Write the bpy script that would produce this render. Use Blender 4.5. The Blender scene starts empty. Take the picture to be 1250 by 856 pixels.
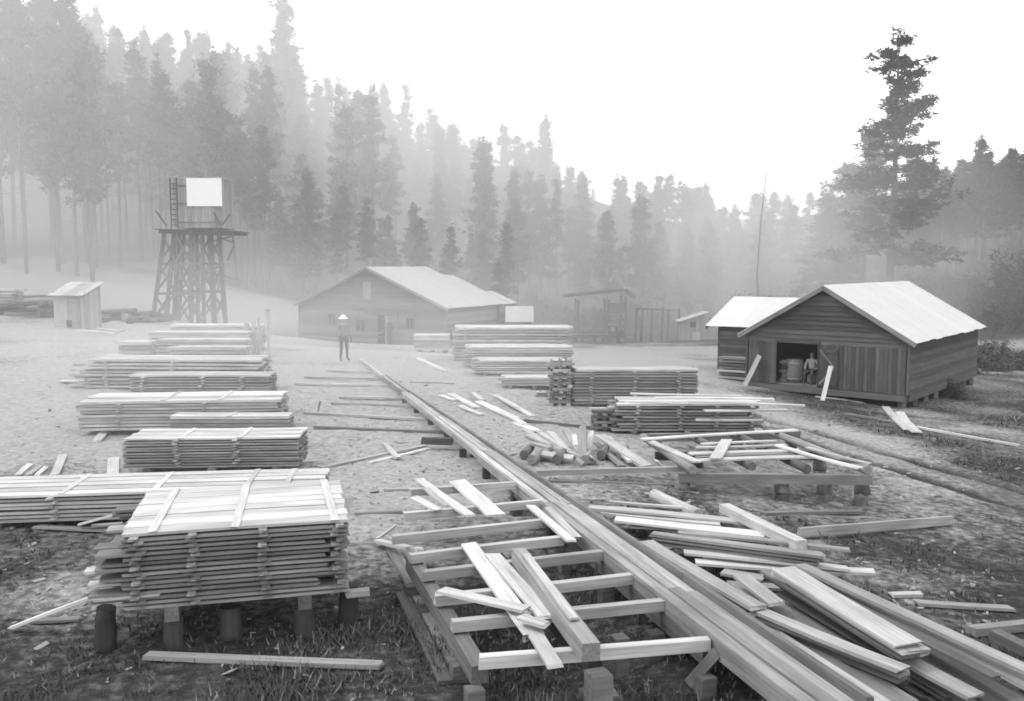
import bpy, bmesh, math, random
import numpy as np
from mathutils import Vector, Matrix

random.seed(7)
rng = np.random.default_rng(7)
R = math.radians
SC = bpy.context.scene
COL = SC.collection

# ------------------------------------------------------------------ camera
FPX, CX, CY, HORIZON, CAM_H = 1100.0, 625.0, 428.0, 322.0, 4.0
PITCH = math.atan((CY - HORIZON) / FPX)
cam_d = bpy.data.cameras.new('camera')
cam_d.sensor_width = 36.0
cam_d.lens = 36.0 * FPX / 1250.0
cam_d.clip_start, cam_d.clip_end = 0.1, 3000.0
cam = bpy.data.objects.new('camera', cam_d)
cam.location = (0, 0, CAM_H)
cam.rotation_euler = (math.pi / 2 - PITCH, 0, 0)
COL.objects.link(cam)
SC.camera = cam

# ------------------------------------------------------------------ sky, sun, exposure
SUN_EL, SUN_AZ = 52.0, -85.0        # degrees; azimuth from +Y (view direction), negative = left
world = bpy.data.worlds.new('World'); SC.world = world
world.use_nodes = True
wn = world.node_tree; wn.nodes.clear()
sky = wn.nodes.new('ShaderNodeTexSky'); sky.sky_type = 'NISHITA'
sky.sun_disc = False
sky.sun_elevation = R(SUN_EL); sky.sun_rotation = R(SUN_AZ)
sky.dust_density = 6.0; sky.air_density = 1.0
hs = wn.nodes.new('ShaderNodeHueSaturation'); hs.inputs['Saturation'].default_value = 0.0
mixw = wn.nodes.new('ShaderNodeMix'); mixw.data_type = 'RGBA'
mixw.inputs[0].default_value = 0.82                      # thick white overcast in front of the clear sky
mixw.inputs[7].default_value = (20.5, 20.5, 20.5, 1)
bg = wn.nodes.new('ShaderNodeBackground'); bg.inputs['Strength'].default_value = 0.10
wo = wn.nodes.new('ShaderNodeOutputWorld')
wn.links.new(sky.outputs[0], hs.inputs['Color'])
wn.links.new(hs.outputs[0], mixw.inputs[6])
wn.links.new(mixw.outputs[2], bg.inputs['Color'])
wn.links.new(bg.outputs[0], wo.inputs['Surface'])

sun_d = bpy.data.lights.new('sun', 'SUN')
sun_d.energy = 1.5; sun_d.angle = R(14); sun_d.color = (1, 1, 1)
sun = bpy.data.objects.new('sun', sun_d); COL.objects.link(sun)
sv = Vector((math.sin(R(SUN_AZ)) * math.cos(R(SUN_EL)), math.cos(R(SUN_AZ)) * math.cos(R(SUN_EL)), math.sin(R(SUN_EL))))
sun.rotation_euler = sv.to_track_quat('Z', 'Y').to_euler()
sun.location = sv * 100

SC.view_settings.view_transform = 'Standard'
SC.view_settings.look = 'None'
SC.view_settings.gamma = 1.0
SC.view_settings.exposure = 0.0
SC.render.engine = 'CYCLES'
cy = SC.cycles
cy.max_bounces = 5; cy.diffuse_bounces = 2; cy.glossy_bounces = 1; cy.transparent_max_bounces = 6
cy.volume_bounces = 3; cy.volume_step_rate = 2.5; cy.volume_max_steps = 32
cy.use_denoising = True
try:
    cy.denoiser = 'OPENIMAGEDENOISE'
except Exception:
    pass
cy.use_adaptive_sampling = True; cy.adaptive_threshold = 0.035
cy.pixel_filter_type = 'BLACKMAN_HARRIS'; cy.filter_width = 1.7     # soft old lens

# ------------------------------------------------------------------ pixels of the photograph -> directions
CAM = np.array([0.0, 0.0, CAM_H])
FW = np.array([0, math.cos(PITCH), -math.sin(PITCH)])
UP = np.array([0, math.sin(PITCH), math.cos(PITCH)])
RT = np.array([1.0, 0, 0])
def ray(px, py):
    return FW + RT * (px - CX) / FPX + UP * (CY - py) / FPX
def W(px, py, z):                      # where the ray meets the level plane z
    d = ray(px, py); t = (z - CAM_H) / d[2]
    return CAM + d * t
def PD(px, py, D):
    return CAM + ray(px, py) * D

# ------------------------------------------------------------------ terrain height
def zpix(py, D): return PD(CX, py, D)[2]
CP = []
def cp(x, y, z): CP.append((x, y, z))
def cpp(px, py, D):
    p = PD(px, py, D); CP.append(tuple(p))
def cpz(px, D, z): CP.append(((px - CX) / FPX * D, D, z))
for a in [(-8,-6,0),(0,-6,0),(8,-6,-.2),(-9,3,0),(0,3,0),(7,3,-.12),(-10,9,0),(-3,9,0),(2,9,-.02),(7,10,-.3),
          (-12,16,.02),(-4,16,0),(2,16,-.02),(5,16.3,-.32),(8,18,-.5),(11,18.6,-.75),
          (-13,22,.1),(-6,24,.05),(0,24,0),(5,23,-.12),(9,27,-.75),(-14,30,.3),(-6,30,.12),(0,30,.05),(-5,35.5,.15),(2,33,-.05),(6,33,-.4),
          (14.6,32,-1.35),(9.8,36.5,-1.02),(20.9,41,-1.5),(16,26,-1.2),(9.7,42,-1.05),(20,30,-1.6),
          (-30,10,.6),(-30,30,1.4),(30,10,-1.6),(30,28,-2)]:
    cp(*a)
cpp(222,392,56); cpp(90,401,46); cpp(0,384,50); cpp(160,392,50)
cpp(365,413,67); cpz(545,61,-1.55); cpz(560,48,-.7); cpz(420,48,-.4); cpz(660,50,-1.0)
cpp(730,418,95); cpp(845,416,80); cpz(800,55,-1.7); cpz(940,58,-2.0)
cpp(60,345,72); cpp(200,350,75); cpp(300,365,75); cpp(-80,340,70)
for px, z in ((-150,8),(0,6.5),(150,5.5),(350,1.0),(550,-2),(700,-4.2),(850,-4.2),(1000,-3.4)): cpz(px,95,z)
for px, z in ((-150,15),(0,13),(150,12),(350,9),(550,3),(700,-2.5),(850,-4.3),(1050,-3)): cpz(px,122,z)
for px, z in ((-200,30),(0,28),(150,27),(350,27),(550,11),(700,3),(800,-1),(1000,0),(1200,16),(1400,22)): cpz(px,168,z)
for px, z in ((-200,55),(300,50),(450,44),(600,36),(700,26),(800,17),(1000,12),(1300,30)): cpz(px,300,z)
cpp(1215,424,66); cpz(1100,60,-2.1); cpz(1330,66,-2.0); cpp(1160,340,88); cpp(1250,303,90); cpp(1340,290,90); cpp(1130,345,92)
cpz(1200,75,-.6); cpz(1330,76,.6); cpz(1240,48,-1.9); cpz(1400,45,-2.2); cpz(1250,120,10); cpz(1100,110,-1)
CPA = np.array(CP)
SCL = 60.0
def tps(r2):
    return np.where(r2 > 1e-12, r2 * np.log(np.maximum(r2, 1e-12)) * .5, 0)
def _fit():
    P = CPA[:, :2] / SCL; n = len(P)
    K = tps(((P[:, None] - P[None]) ** 2).sum(-1)) + np.eye(n) * 2e-4
    Q = np.c_[np.ones(n), P]
    A = np.block([[K, Q], [Q.T, np.zeros((3, 3))]])
    return P, np.linalg.solve(A, np.r_[CPA[:, 2], 0, 0, 0])
TP, TW = _fit()
def vnoise(x, y, s):
    x = np.asarray(x, float) / s + 137.3; y = np.asarray(y, float) / s + 71.9
    xi = np.floor(x); yi = np.floor(y); fx = x - xi; fy = y - yi
    fx = fx * fx * (3 - 2 * fx); fy = fy * fy * (3 - 2 * fy)
    def hsh(a, b):
        v = np.sin(a * 12.9898 + b * 78.233) * 43758.5453
        return v - np.floor(v)
    return (hsh(xi, yi) * (1 - fx) + hsh(xi + 1, yi) * fx) * (1 - fy) + (hsh(xi, yi + 1) * (1 - fx) + hsh(xi + 1, yi + 1) * fx) * fy - .5
# wheel track running down to the right
TRK = np.array([(4.5, 34.), (5.6, 29.), (6.9, 25.), (8.3, 21.5), (9.7, 18.6), (11.6, 15.), (14, 11.), (17, 6.)])
def trackdist(x, y):
    best = np.full(np.shape(x), 1e9); along = np.zeros(np.shape(x))
    for i in range(len(TRK) - 1):
        a, b = TRK[i], TRK[i + 1]; d = b - a; L2 = (d ** 2).sum()
        t = np.clip(((x - a[0]) * d[0] + (y - a[1]) * d[1]) / L2, 0, 1)
        qx, qy = a[0] + d[0] * t, a[1] + d[1] * t
        dd = np.hypot(x - qx, y - qy)
        sgn = np.sign((x - qx) * d[1] - (y - qy) * d[0])
        m = dd < np.abs(best)
        best = np.where(m, dd * np.where(sgn == 0, 1, sgn), best); along = np.where(m, i + t, along)
    return best, along
def HH(x, y, fine=True):
    x = np.asarray(x, float); y = np.asarray(y, float)
    P = np.stack([x.ravel(), y.ravel()], -1) / SCL
    out = np.empty(len(P))
    for i in range(0, len(P), 20000):
        p = P[i:i + 20000]
        out[i:i + 20000] = tps(((p[:, None] - TP[None]) ** 2).sum(-1)) @ TW[:-3] + TW[-3] + p @ TW[-2:]
    z = out.reshape(x.shape)
    if fine:
        d, _ = trackdist(x, y)
        near = np.exp(-np.maximum(y - 30, 0) / 30)
        z = z + (vnoise(x, y, 1.7) * .07 + vnoise(x, y, .55) * .05 + vnoise(x, y, .22) * .025) * near + vnoise(x, y, 9) * .15 * np.clip((y - 45) / 20, 0, 1)
        rut = np.exp(-((np.abs(d) - .75) / .2) ** 2)
        z = z - .32 * np.exp(-(np.hypot((x - .55) * 1.0, (y - 9.6) * .75) / 1.05) ** 4)      # low ground under the skid frame, sunk further to deepen the shade there
        z = z - rut * .09 + np.exp(-((np.abs(d) - 1.15) / .16) ** 2) * .035
    return z
def h(x, y): return float(HH(np.array([x]), np.array([y]))[0])
def G(px, py, up=0.0):                 # where the ray meets the ground
    d = ray(px, py)
    ts = np.linspace(4, 220, 2500)
    p = CAM + d[None] * ts[:, None]
    g = p[:, 2] - HH(p[:, 0], p[:, 1])
    i = int(np.argmax(g < 0)) or 1
    f = g[i - 1] / (g[i - 1] - g[i] + 1e-9)
    q = CAM + d * (ts[i - 1] + f * (ts[i] - ts[i - 1]))
    q[2] = h(q[0], q[1]) + up
    return q

# ------------------------------------------------------------------ materials (black and white print: everything neutral)
MATS = {}
def new_mat(name):
    m = bpy.data.materials.new(name); m.use_nodes = True
    nt = m.node_tree; nt.nodes.clear()
    out = nt.nodes.new('ShaderNodeOutputMaterial'); bs = nt.nodes.new('ShaderNodeBsdfPrincipled')
    bs.inputs['Specular IOR Level'].default_value = .25
    bs.inputs['Roughness'].default_value = .85
    nt.links.new(bs.outputs[0], out.inputs['Surface'])
    MATS[name] = m
    return m, nt, bs
def N(nt, typ, **kw):
    n = nt.nodes.new(typ)
    for k, v in kw.items(): setattr(n, k, v)
    return n
def mathn(nt, op, a, b=None):
    n = N(nt, 'ShaderNodeMath', operation=op)
    for i, v in enumerate((a, b)):
        if v is None: continue
        if isinstance(v, (int, float)): n.inputs[i].default_value = v
        else: nt.links.new(v, n.inputs[i])
    return n.outputs[0]
def wood(name, base, grain=.35, stain=.35, rand=.25, rough=.85, axis=0, spec=.2):
    m, nt, bs = new_mat(name)
    bs.inputs['Roughness'].default_value = rough; bs.inputs['Specular IOR Level'].default_value = spec
    tc = N(nt, 'ShaderNodeTexCoord'); oi = N(nt, 'ShaderNodeObjectInfo')
    off = N(nt, 'ShaderNodeVectorMath', operation='SCALE'); off.inputs[0].default_value = (31, 57, 83)
    nt.links.new(oi.outputs['Random'], off.inputs['Scale'])
    add = N(nt, 'ShaderNodeVectorMath', operation='ADD')
    nt.links.new(tc.outputs['Object'], add.inputs[0]); nt.links.new(off.outputs[0], add.inputs[1])
    def noise(sc, det, k=1):
        mp = N(nt, 'ShaderNodeMapping'); mp.inputs['Scale'].default_value = sc
        nt.links.new(add.outputs[0], mp.inputs[0])
        n = N(nt, 'ShaderNodeTexNoise'); n.inputs['Scale'].default_value = k; n.inputs['Detail'].default_value = det
        nt.links.new(mp.outputs[0], n.inputs['Vector']); return n.outputs[0]
    s = [30, 30, 30]; s[axis] = 1.3
    g = noise(s, 4); st = noise([3.2 if i != axis else 1.1 for i in range(3)], 3)
    # value = base * (1 + grain*(g-.5)*2) * (1 + stain*(st-.5)*2) * (1 + rand*(r-.5)*2)
    def term(o, k):
        return mathn(nt, 'ADD', mathn(nt, 'MULTIPLY', mathn(nt, 'SUBTRACT', o, .5), 2 * k), 1.0)
    v = mathn(nt, 'MULTIPLY', term(g, grain), term(st, stain))
    v = mathn(nt, 'MULTIPLY', v, term(oi.outputs['Random'], rand))
    v = mathn(nt, 'MULTIPLY', v, base)
    v = mathn(nt, 'MAXIMUM', mathn(nt, 'MINIMUM', v, .85), .01)
    cb = N(nt, 'ShaderNodeCombineColor')
    for i in range(3): nt.links.new(v, cb.inputs[i])
    nt.links.new(cb.outputs[0], bs.inputs['Base Color'])
    bp = N(nt, 'ShaderNodeBump'); bp.inputs['Strength'].default_value = .35; bp.inputs['Distance'].default_value = .008
    nt.links.new(g, bp.inputs['Height']); nt.links.new(bp.outputs[0], bs.inputs['Normal'])
    return m
def speckle(name, base, amp=.4, scale=6, rough=.9, rand=0.1):
    m, nt, bs = new_mat(name); bs.inputs['Roughness'].default_value = rough
    tc = N(nt, 'ShaderNodeTexCoord'); oi = N(nt, 'ShaderNodeObjectInfo')
    n = N(nt, 'ShaderNodeTexNoise'); n.inputs['Scale'].default_value = scale; n.inputs['Detail'].default_value = 5
    nt.links.new(tc.outputs['Object'], n.inputs['Vector'])
    v = mathn(nt, 'ADD', mathn(nt, 'MULTIPLY', mathn(nt, 'SUBTRACT', n.outputs[0], .5), 2 * amp), 1.0)
    v = mathn(nt, 'MULTIPLY', v, mathn(nt, 'ADD', mathn(nt, 'MULTIPLY', mathn(nt, 'SUBTRACT', oi.outputs['Random'], .5), 2 * rand), 1.0))
    v = mathn(nt, 'MULTIPLY', v, base)
    cb = N(nt, 'ShaderNodeCombineColor')
    for i in range(3): nt.links.new(v, cb.inputs[i])
    nt.links.new(cb.outputs[0], bs.inputs['Base Color'])
    return m
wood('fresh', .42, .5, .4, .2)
wood('board', .32, .6, .5, .3)
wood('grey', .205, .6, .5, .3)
wood('weathered', .125, .6, .55, .35)
wood('dark_timber', .045, .4, .4, .3)  # old dark wood, darkened further to carry the shade under the stacks
wood('siding', .080, .45, .3, .36)
wood('siding_mill', .14, .4, .3, .4)
wood('siding_upright', .078, .45, .55, .32, axis=2)
wood('upright_light', .28, .35, .35, .25, axis=2)
wood('tower', .09, .4, .4, .2)
speckle('roof_metal', .46, .10, 2.2, .55, .05)
speckle('roof_mill', .36, .15, 1.5, .7, .05)
speckle('tank_sheet', .80, .06, 2, .6, 0)
speckle('bark', .085, .5, 8); speckle('bark_light', .17, .4, 8)
speckle('foliage', .055, .4, 3, .8, .35); speckle('foliage_dark', .030, .4, 3, .8, .3); speckle('shrub_leaf', .09, .4, 3, .8, .35)
speckle('hat', .75, .08, 8); speckle('metal_dark', .04, .3, 6, .6); speckle('tyre', .03, .2, 9); speckle('metal_mid', .2, .3, 6, .6)
speckle('stone', .30, .4, 7); speckle('sack', .15, .25, 9); speckle('chip', .25, .7, 25, .9, .2); speckle('glass_dark', .03, .1, 3, .2)
speckle('grass', .055, 1.1, 23, .9, 0); speckle('dry_grass', .17, .9, 23, .9, 0)

# ------------------------------------------------------------------ mesh and object helpers
def mesh_np(name, v, f):
    me = bpy.data.meshes.new(name)
    v = np.asarray(v, np.float32); f = np.asarray(f, np.int32)
    k = f.shape[1]
    me.vertices.add(len(v)); me.vertices.foreach_set('co', v.ravel())
    me.loops.add(f.size); me.loops.foreach_set('vertex_index', f.ravel())
    me.polygons.add(len(f)); me.polygons.foreach_set('loop_start', np.arange(len(f), dtype=np.int32) * k)
    me.polygons.foreach_set('use_smooth', np.zeros(len(f), bool))
    me.update(calc_edges=True)
    return me
WM = {}                                  # world matrices of parents
def link(name, me, mat=None, parent=None, M=None):
    o = bpy.data.objects.new(name, me); COL.objects.link(o)
    if mat is not None and not me.materials: me.materials.append(MATS[mat])
    M = M or Matrix.Identity(4)
    o.matrix_basis = M; WM[o.name] = M
    if parent is not None:
        o.parent = parent; o.matrix_parent_inverse = WM[parent.name].inverted()
    return o
def empty(name, loc, rz=0):
    o = bpy.data.objects.new(name, None); COL.objects.link(o); o.empty_display_size = .2
    M = Matrix.Translation(Vector([float(a) for a in loc])) @ Matrix.Rotation(rz, 4, 'Z')
    o.matrix_basis = M; WM[o.name] = M
    return o
def tag(o, label=None, cat=None, group=None, kind=None):
    if label: o['label'] = label
    if cat: o['category'] = cat
    if group: o['group'] = group
    if kind or cat: o['kind'] = kind or 'thing'
    return o
def box_arrays(x0, x1, y0, y1, z0, z1):
    v = [(x0,y0,z0),(x1,y0,z0),(x1,y1,z0),(x0,y1,z0),(x0,y0,z1),(x1,y0,z1),(x1,y1,z1),(x0,y1,z1)]
    f = [(0,3,2,1),(4,5,6,7),(0,1,5,4),(1,2,6,5),(2,3,7,6),(3,0,4,7)]
    return v, f
BC = {}
def board_mesh(L, w, t, var=0, warp=.0):
    """plank, X along, top face at z=0; slightly bowed, twisted, ends not quite square"""
    key = (round(L, 2), round(w, 3), round(t, 3), var, warp)
    if key in BC: return BC[key]
    r = random.Random(hash(key) & 0xffff)
    n = 5 if warp else 2
    bow = r.uniform(-1, 1) * warp * L * .02; side = r.uniform(-1, 1) * warp * L * .008; tw = r.uniform(-1, 1) * warp * .10
    vs, fs = [], []
    b = min(.004, t * .15)
    for i in range(n):
        u = i / (n - 1); x = (u - .5) * L
        q = 1 - (2 * u - 1) ** 2
        cz, cyy = -bow * (1 - q) , side * q
        a = tw * (u - .5)
        wob = 1 + r.uniform(-.012, .012)
        ex = [r.uniform(-.012, .012) * (1 + warp*3) * (i in (0, n - 1)) for _ in range(4)]
        for j, (yy, zz) in enumerate(((-w/2*wob, -t), (w/2*wob, -t), (w/2*wob - b, 0), (-w/2*wob + b, 0))):
            vs.append((x + ex[j], cyy + yy * math.cos(a) - zz * math.sin(a), cz + zz + yy * math.sin(a)))
    for i in range(n - 1):
        o = i * 4
        for j in range(4):
            k = (j + 1) % 4
            fs.append((o + j, o + k, o + 4 + k, o + 4 + j)[::-1])
    fs.append((0, 1, 2, 3)); o = (n - 1) * 4; fs.append((o + 3, o + 2, o + 1, o))
    me = mesh_np('board', vs, fs); BC[key] = me
    return me
def frame_between(p1, p2, roll=0.0, up=(0, 0, 1)):
    p1 = Vector([float(a) for a in p1]); p2 = Vector([float(a) for a in p2])
    x = (p2 - p1); L = x.length; x.normalize()
    u = Vector(up); y = u.cross(x)
    if y.length < 1e-4: y = Vector((0, 1, 0)).cross(x)
    y.normalize(); z = x.cross(y)
    M = Matrix((x, y, z)).transposed().to_4x4()
    M.translation = (p1 + p2) / 2
    return M @ Matrix.Rotation(roll, 4, 'X'), L
def plank(name, p1, p2, w, t, mat, parent=None, roll=0, warp=.6, own=True):
    M, L = frame_between(p1, p2, roll)
    me = board_mesh(L, w, t, random.randrange(4), warp)
    if me.materials and me.materials[0] != MATS[mat]:
        me = me.copy(); me.materials.clear()
    return link(name, me, mat, parent, M)
def tube_mesh(pts, rad, seg=8, caps=True, jitter=0):
    pts = [Vector(p) for p in pts]; vs, fs = [], []
    for i, p in enumerate(pts):
        d = (pts[min(i + 1, len(pts) - 1)] - pts[max(i - 1, 0)]).normalized()
        a = d.cross(Vector((0, 0, 1)))
        if a.length < .1: a = d.cross(Vector((1, 0, 0)))
        a.normalize(); b = d.cross(a)
        for k in range(seg):
            th = 2 * math.pi * k / seg; rr = rad[i] * (1 + jitter * random.uniform(-1, 1))
            vs.append(p + (a * math.cos(th) + b * math.sin(th)) * rr)
    bm = bmesh.new(); bv = [bm.verts.new(v) for v in vs]
    for i in range(len(pts) - 1):
        for k in range(seg):
            k2 = (k + 1) % seg
            bm.faces.new((bv[i*seg+k], bv[i*seg+k2], bv[(i+1)*seg+k2], bv[(i+1)*seg+k]))
    if caps:
        bm.faces.new(bv[:seg][::-1]); bm.faces.new(bv[-seg:])
    bmesh.ops.recalc_face_normals(bm, faces=bm.faces)
    for f in bm.faces: f.smooth = len(f.verts) == 4
    me = bpy.data.meshes.new('tube'); bm.to_mesh(me); bm.free()
    return me
def log_obj(name, p1, p2, r1, r2, mat, parent=None, seg=9):
    M, L = frame_between(p1, p2)
    n = 5
    pts = [((i/(n-1)-.5)*L, random.uniform(-1,1)*r1*.08, random.uniform(-1,1)*r1*.08) for i in range(n)]
    return link(name, tube_mesh(pts, [r1+(r2-r1)*i/(n-1) for i in range(n)], seg, True, .06), mat, parent, M)
def boxobj(name, size, M, mat, parent=None, bevel=0):
    sx, sy, sz = size
    v, f = box_arrays(-sx/2, sx/2, -sy/2, sy/2, -sz/2, sz/2)
    if bevel:
        bm = bmesh.new(); bv = [bm.verts.new(q) for q in v]
        for q in f: bm.faces.new([bv[i] for i in q])
        bmesh.ops.bevel(bm, geom=list(bm.edges), offset=bevel, segments=2, affect='EDGES')
        me = bpy.data.meshes.new(name); bm.to_mesh(me); bm.free()
    else:
        me = mesh_np(name, v, f)
    return link(name, me, mat, parent, M)
def T(x, y, z): return Matrix.Translation((float(x), float(y), float(z)))
def post(name, x, y, z0, z1, w, mat, parent=None, rz=0.0, d=None):
    return boxobj(name, (w, d or w, z1 - z0), T(x, y, (z0 + z1) / 2) @ Matrix.Rotation(rz, 4, 'Z'), mat, parent, .006)

# ------------------------------------------------------------------ ground sheet and wheel track
def axis(fine0, fine1, step, lo, hi, grow=1.12):
    a = list(np.arange(fine0, fine1 + 1e-6, step))
    s = step; x = a[-1]
    while x < hi: s *= grow; x += s; a.append(x)
    s = step; x = a[0]; pre = []
    while x > lo: s *= grow; x -= s; pre.append(x)
    return np.array(pre[::-1] + a)
def build_ground():
    xs = axis(-11, 13, .13, -240, 240, 1.07); ys = axis(5.5, 30, .13, -40, 320, 1.05)
    X, Y = np.meshgrid(xs, ys); Z = HH(X, Y)
    nx, ny = len(xs), len(ys)
    v = np.stack([X, Y, Z], -1).reshape(-1, 3)
    i = np.arange(ny - 1)[:, None] * nx + np.arange(nx - 1)[None]
    f = np.stack([i, i + 1, i + nx + 1, i + nx], -1).reshape(-1, 4)
    d, al = trackdist(X, Y)
    n1 = vnoise(X, Y, 3.1) + .5 * vnoise(X, Y, 1.1) + .3 * vnoise(X, Y, .4)
    # bare trampled, sawdust-strewn yard; grass round it
    def blob(cx, cy, rx, ry, rot=0):
        c, s = math.cos(rot), math.sin(rot); u = (X-cx)*c + (Y-cy)*s; w = -(X-cx)*s + (Y-cy)*c
        return np.exp(-((u/rx)**2 + (w/ry)**2))
    dust = .95*blob(-5, 27, 9, 11) + .8*blob(-13, 24, 7, 9) + .55*blob(-2.2, 15, 3.2, 4.5) + .5*blob(1.5, 19, 4, 4) + .8*blob(6.2, 27, 1.6, 6, -.25) \
        + .5*blob(-14, 42, 10, 12) + .9*blob(6, 44, 5, 12) + .5*blob(0, 50, 12, 10) + .45*blob(-5.6, 10.6, 1.6, 1.0) + .4*blob(4.9, 12.2, 1.6, 1.5) \
        + .5*blob(-25, 45, 12, 14) + .35*blob(-30, 70, 18, 14) + 1.3*blob(38, 67, 9, 1.6) + .5*blob(9, 24, 1.6, 3.0) + .3*blob(9, 19, 2.2, 3) + .42*blob(15, 24, 7, 8) + .3*blob(22, 38, 9, 12) + .75*blob(-35, 74, 26, 16) + .8*blob(12, 64, 16, 11) + .5*blob(30, 50, 10, 8)
    dust = np.clip(dust + n1 * .55 * (dust > .03), 0, 1)
    ad = np.abs(d)
    road = (ad < 1.5) & (Y < 34) & (Y > 2)
    wear = np.exp(-(ad / 1.15) ** 4) * np.clip((34 - Y) / 6, 0, 1)
    rut = np.exp(-((ad - .75) / .27) ** 4) * np.clip((31 - Y) / 8, 0, 1) * np.clip((vnoise(X, Y, 1.3) + 1.0), 0, 1)
    fm = road[:-1, :-1].reshape(-1)
    for nm, sel in (('ground', ~fm), ('dirt_track', fm)):
        ff = f[sel]; used, inv = np.unique(ff, return_inverse=True)
        me = mesh_np(nm, v[used], inv.reshape(-1, 4))
        for an, arr in (('dust', dust), ('wear', wear), ('rut', rut)):
            at = me.attributes.new(an, 'FLOAT', 'POINT'); at.data.foreach_set('value', arr.ravel()[used].astype(np.float32))
        me.polygons.foreach_set('use_smooth', np.ones(len(ff), bool))
        o = link(nm, me, 'earth'); tag(o, kind='structure')
    global GX
    GX = (xs, ys, dust, wear)
def earth_mat():
    m, nt, bs = new_mat('earth'); bs.inputs['Roughness'].default_value = .95; bs.inputs['Specular IOR Level'].default_value = .1
    tc = N(nt, 'ShaderNodeTexCoord')
    def noise(s, d=5, dist=0):
        n = N(nt, 'ShaderNodeTexNoise'); n.inputs['Scale'].default_value = s; n.inputs['Detail'].default_value = d
        n.inputs['Roughness'].default_value = .62
        nt.links.new(tc.outputs['Object'], n.inputs['Vector']); return n.outputs[0]
    def attr(a):
        n = N(nt, 'ShaderNodeAttribute'); n.attribute_name = a; return n.outputs['Fac']
    a, b, c = noise(.9), noise(7, 8), noise(38, 4)
    def ramp(o, p0, p1, v0, v1):
        r = N(nt, 'ShaderNodeMapRange'); r.interpolation_type = 'SMOOTHSTEP'
        nt.links.new(o, r.inputs[0])
        for i, q in enumerate((p0, p1, v0, v1)): r.inputs[i+1].default_value = q
        return r.outputs[0]
    turf = mathn(nt, 'MULTIPLY', mathn(nt, 'MULTIPLY', ramp(a, .3, .7, .023, .046), ramp(b, .3, .72, .55, 1.6)), ramp(c, .3, .7, .7, 1.35))
    bare = mathn(nt, 'MULTIPLY', mathn(nt, 'MULTIPLY', ramp(b, .28, .72, .75, 1.25), ramp(c, .3, .7, .8, 1.2)), .27)
    dsh = mathn(nt, 'ADD', attr('dust'), mathn(nt, 'MULTIPLY', mathn(nt, 'SUBTRACT', b, .5), .9))
    d2 = ramp(dsh, .1, .85, 0, 1)
    def mix(f_, x, y):
        return mathn(nt, 'ADD', mathn(nt, 'MULTIPLY', x, mathn(nt, 'SUBTRACT', 1.0, f_)), mathn(nt, 'MULTIPLY', y, f_))
    v = mix(d2, turf, bare)
    soil = mathn(nt, 'MULTIPLY', ramp(b, .3, .7, .08, .14), ramp(c, .3, .7, .85, 1.15))
    v = mix(mathn(nt, 'MULTIPLY', attr('wear'), mathn(nt, 'SUBTRACT', 1.0, mathn(nt, 'MULTIPLY', d2, .8))), v, soil)
    v = mix(mathn(nt, 'MULTIPLY', attr('rut'), 1.0), v, .026)
    cb = N(nt, 'ShaderNodeCombineColor')
    for i in range(3): nt.links.new(v, cb.inputs[i])
    nt.links.new(cb.outputs[0], bs.inputs['Base Color'])
    bp = N(nt, 'ShaderNodeBump'); bp.inputs['Strength'].default_value = .7; bp.inputs['Distance'].default_value = .05
    nt.links.new(mathn(nt, 'ADD', b, mathn(nt, 'MULTIPLY', c, .4)), bp.inputs['Height']); nt.links.new(bp.outputs[0], bs.inputs['Normal'])
earth_mat()
build_ground()
def dust_at(x, y):
    xs, ys, du, we = GX
    i = np.clip(np.searchsorted(xs, x), 0, len(xs)-1); j = np.clip(np.searchsorted(ys, y), 0, len(ys)-1)
    return np.maximum(du[j, i], we[j, i])

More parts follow.
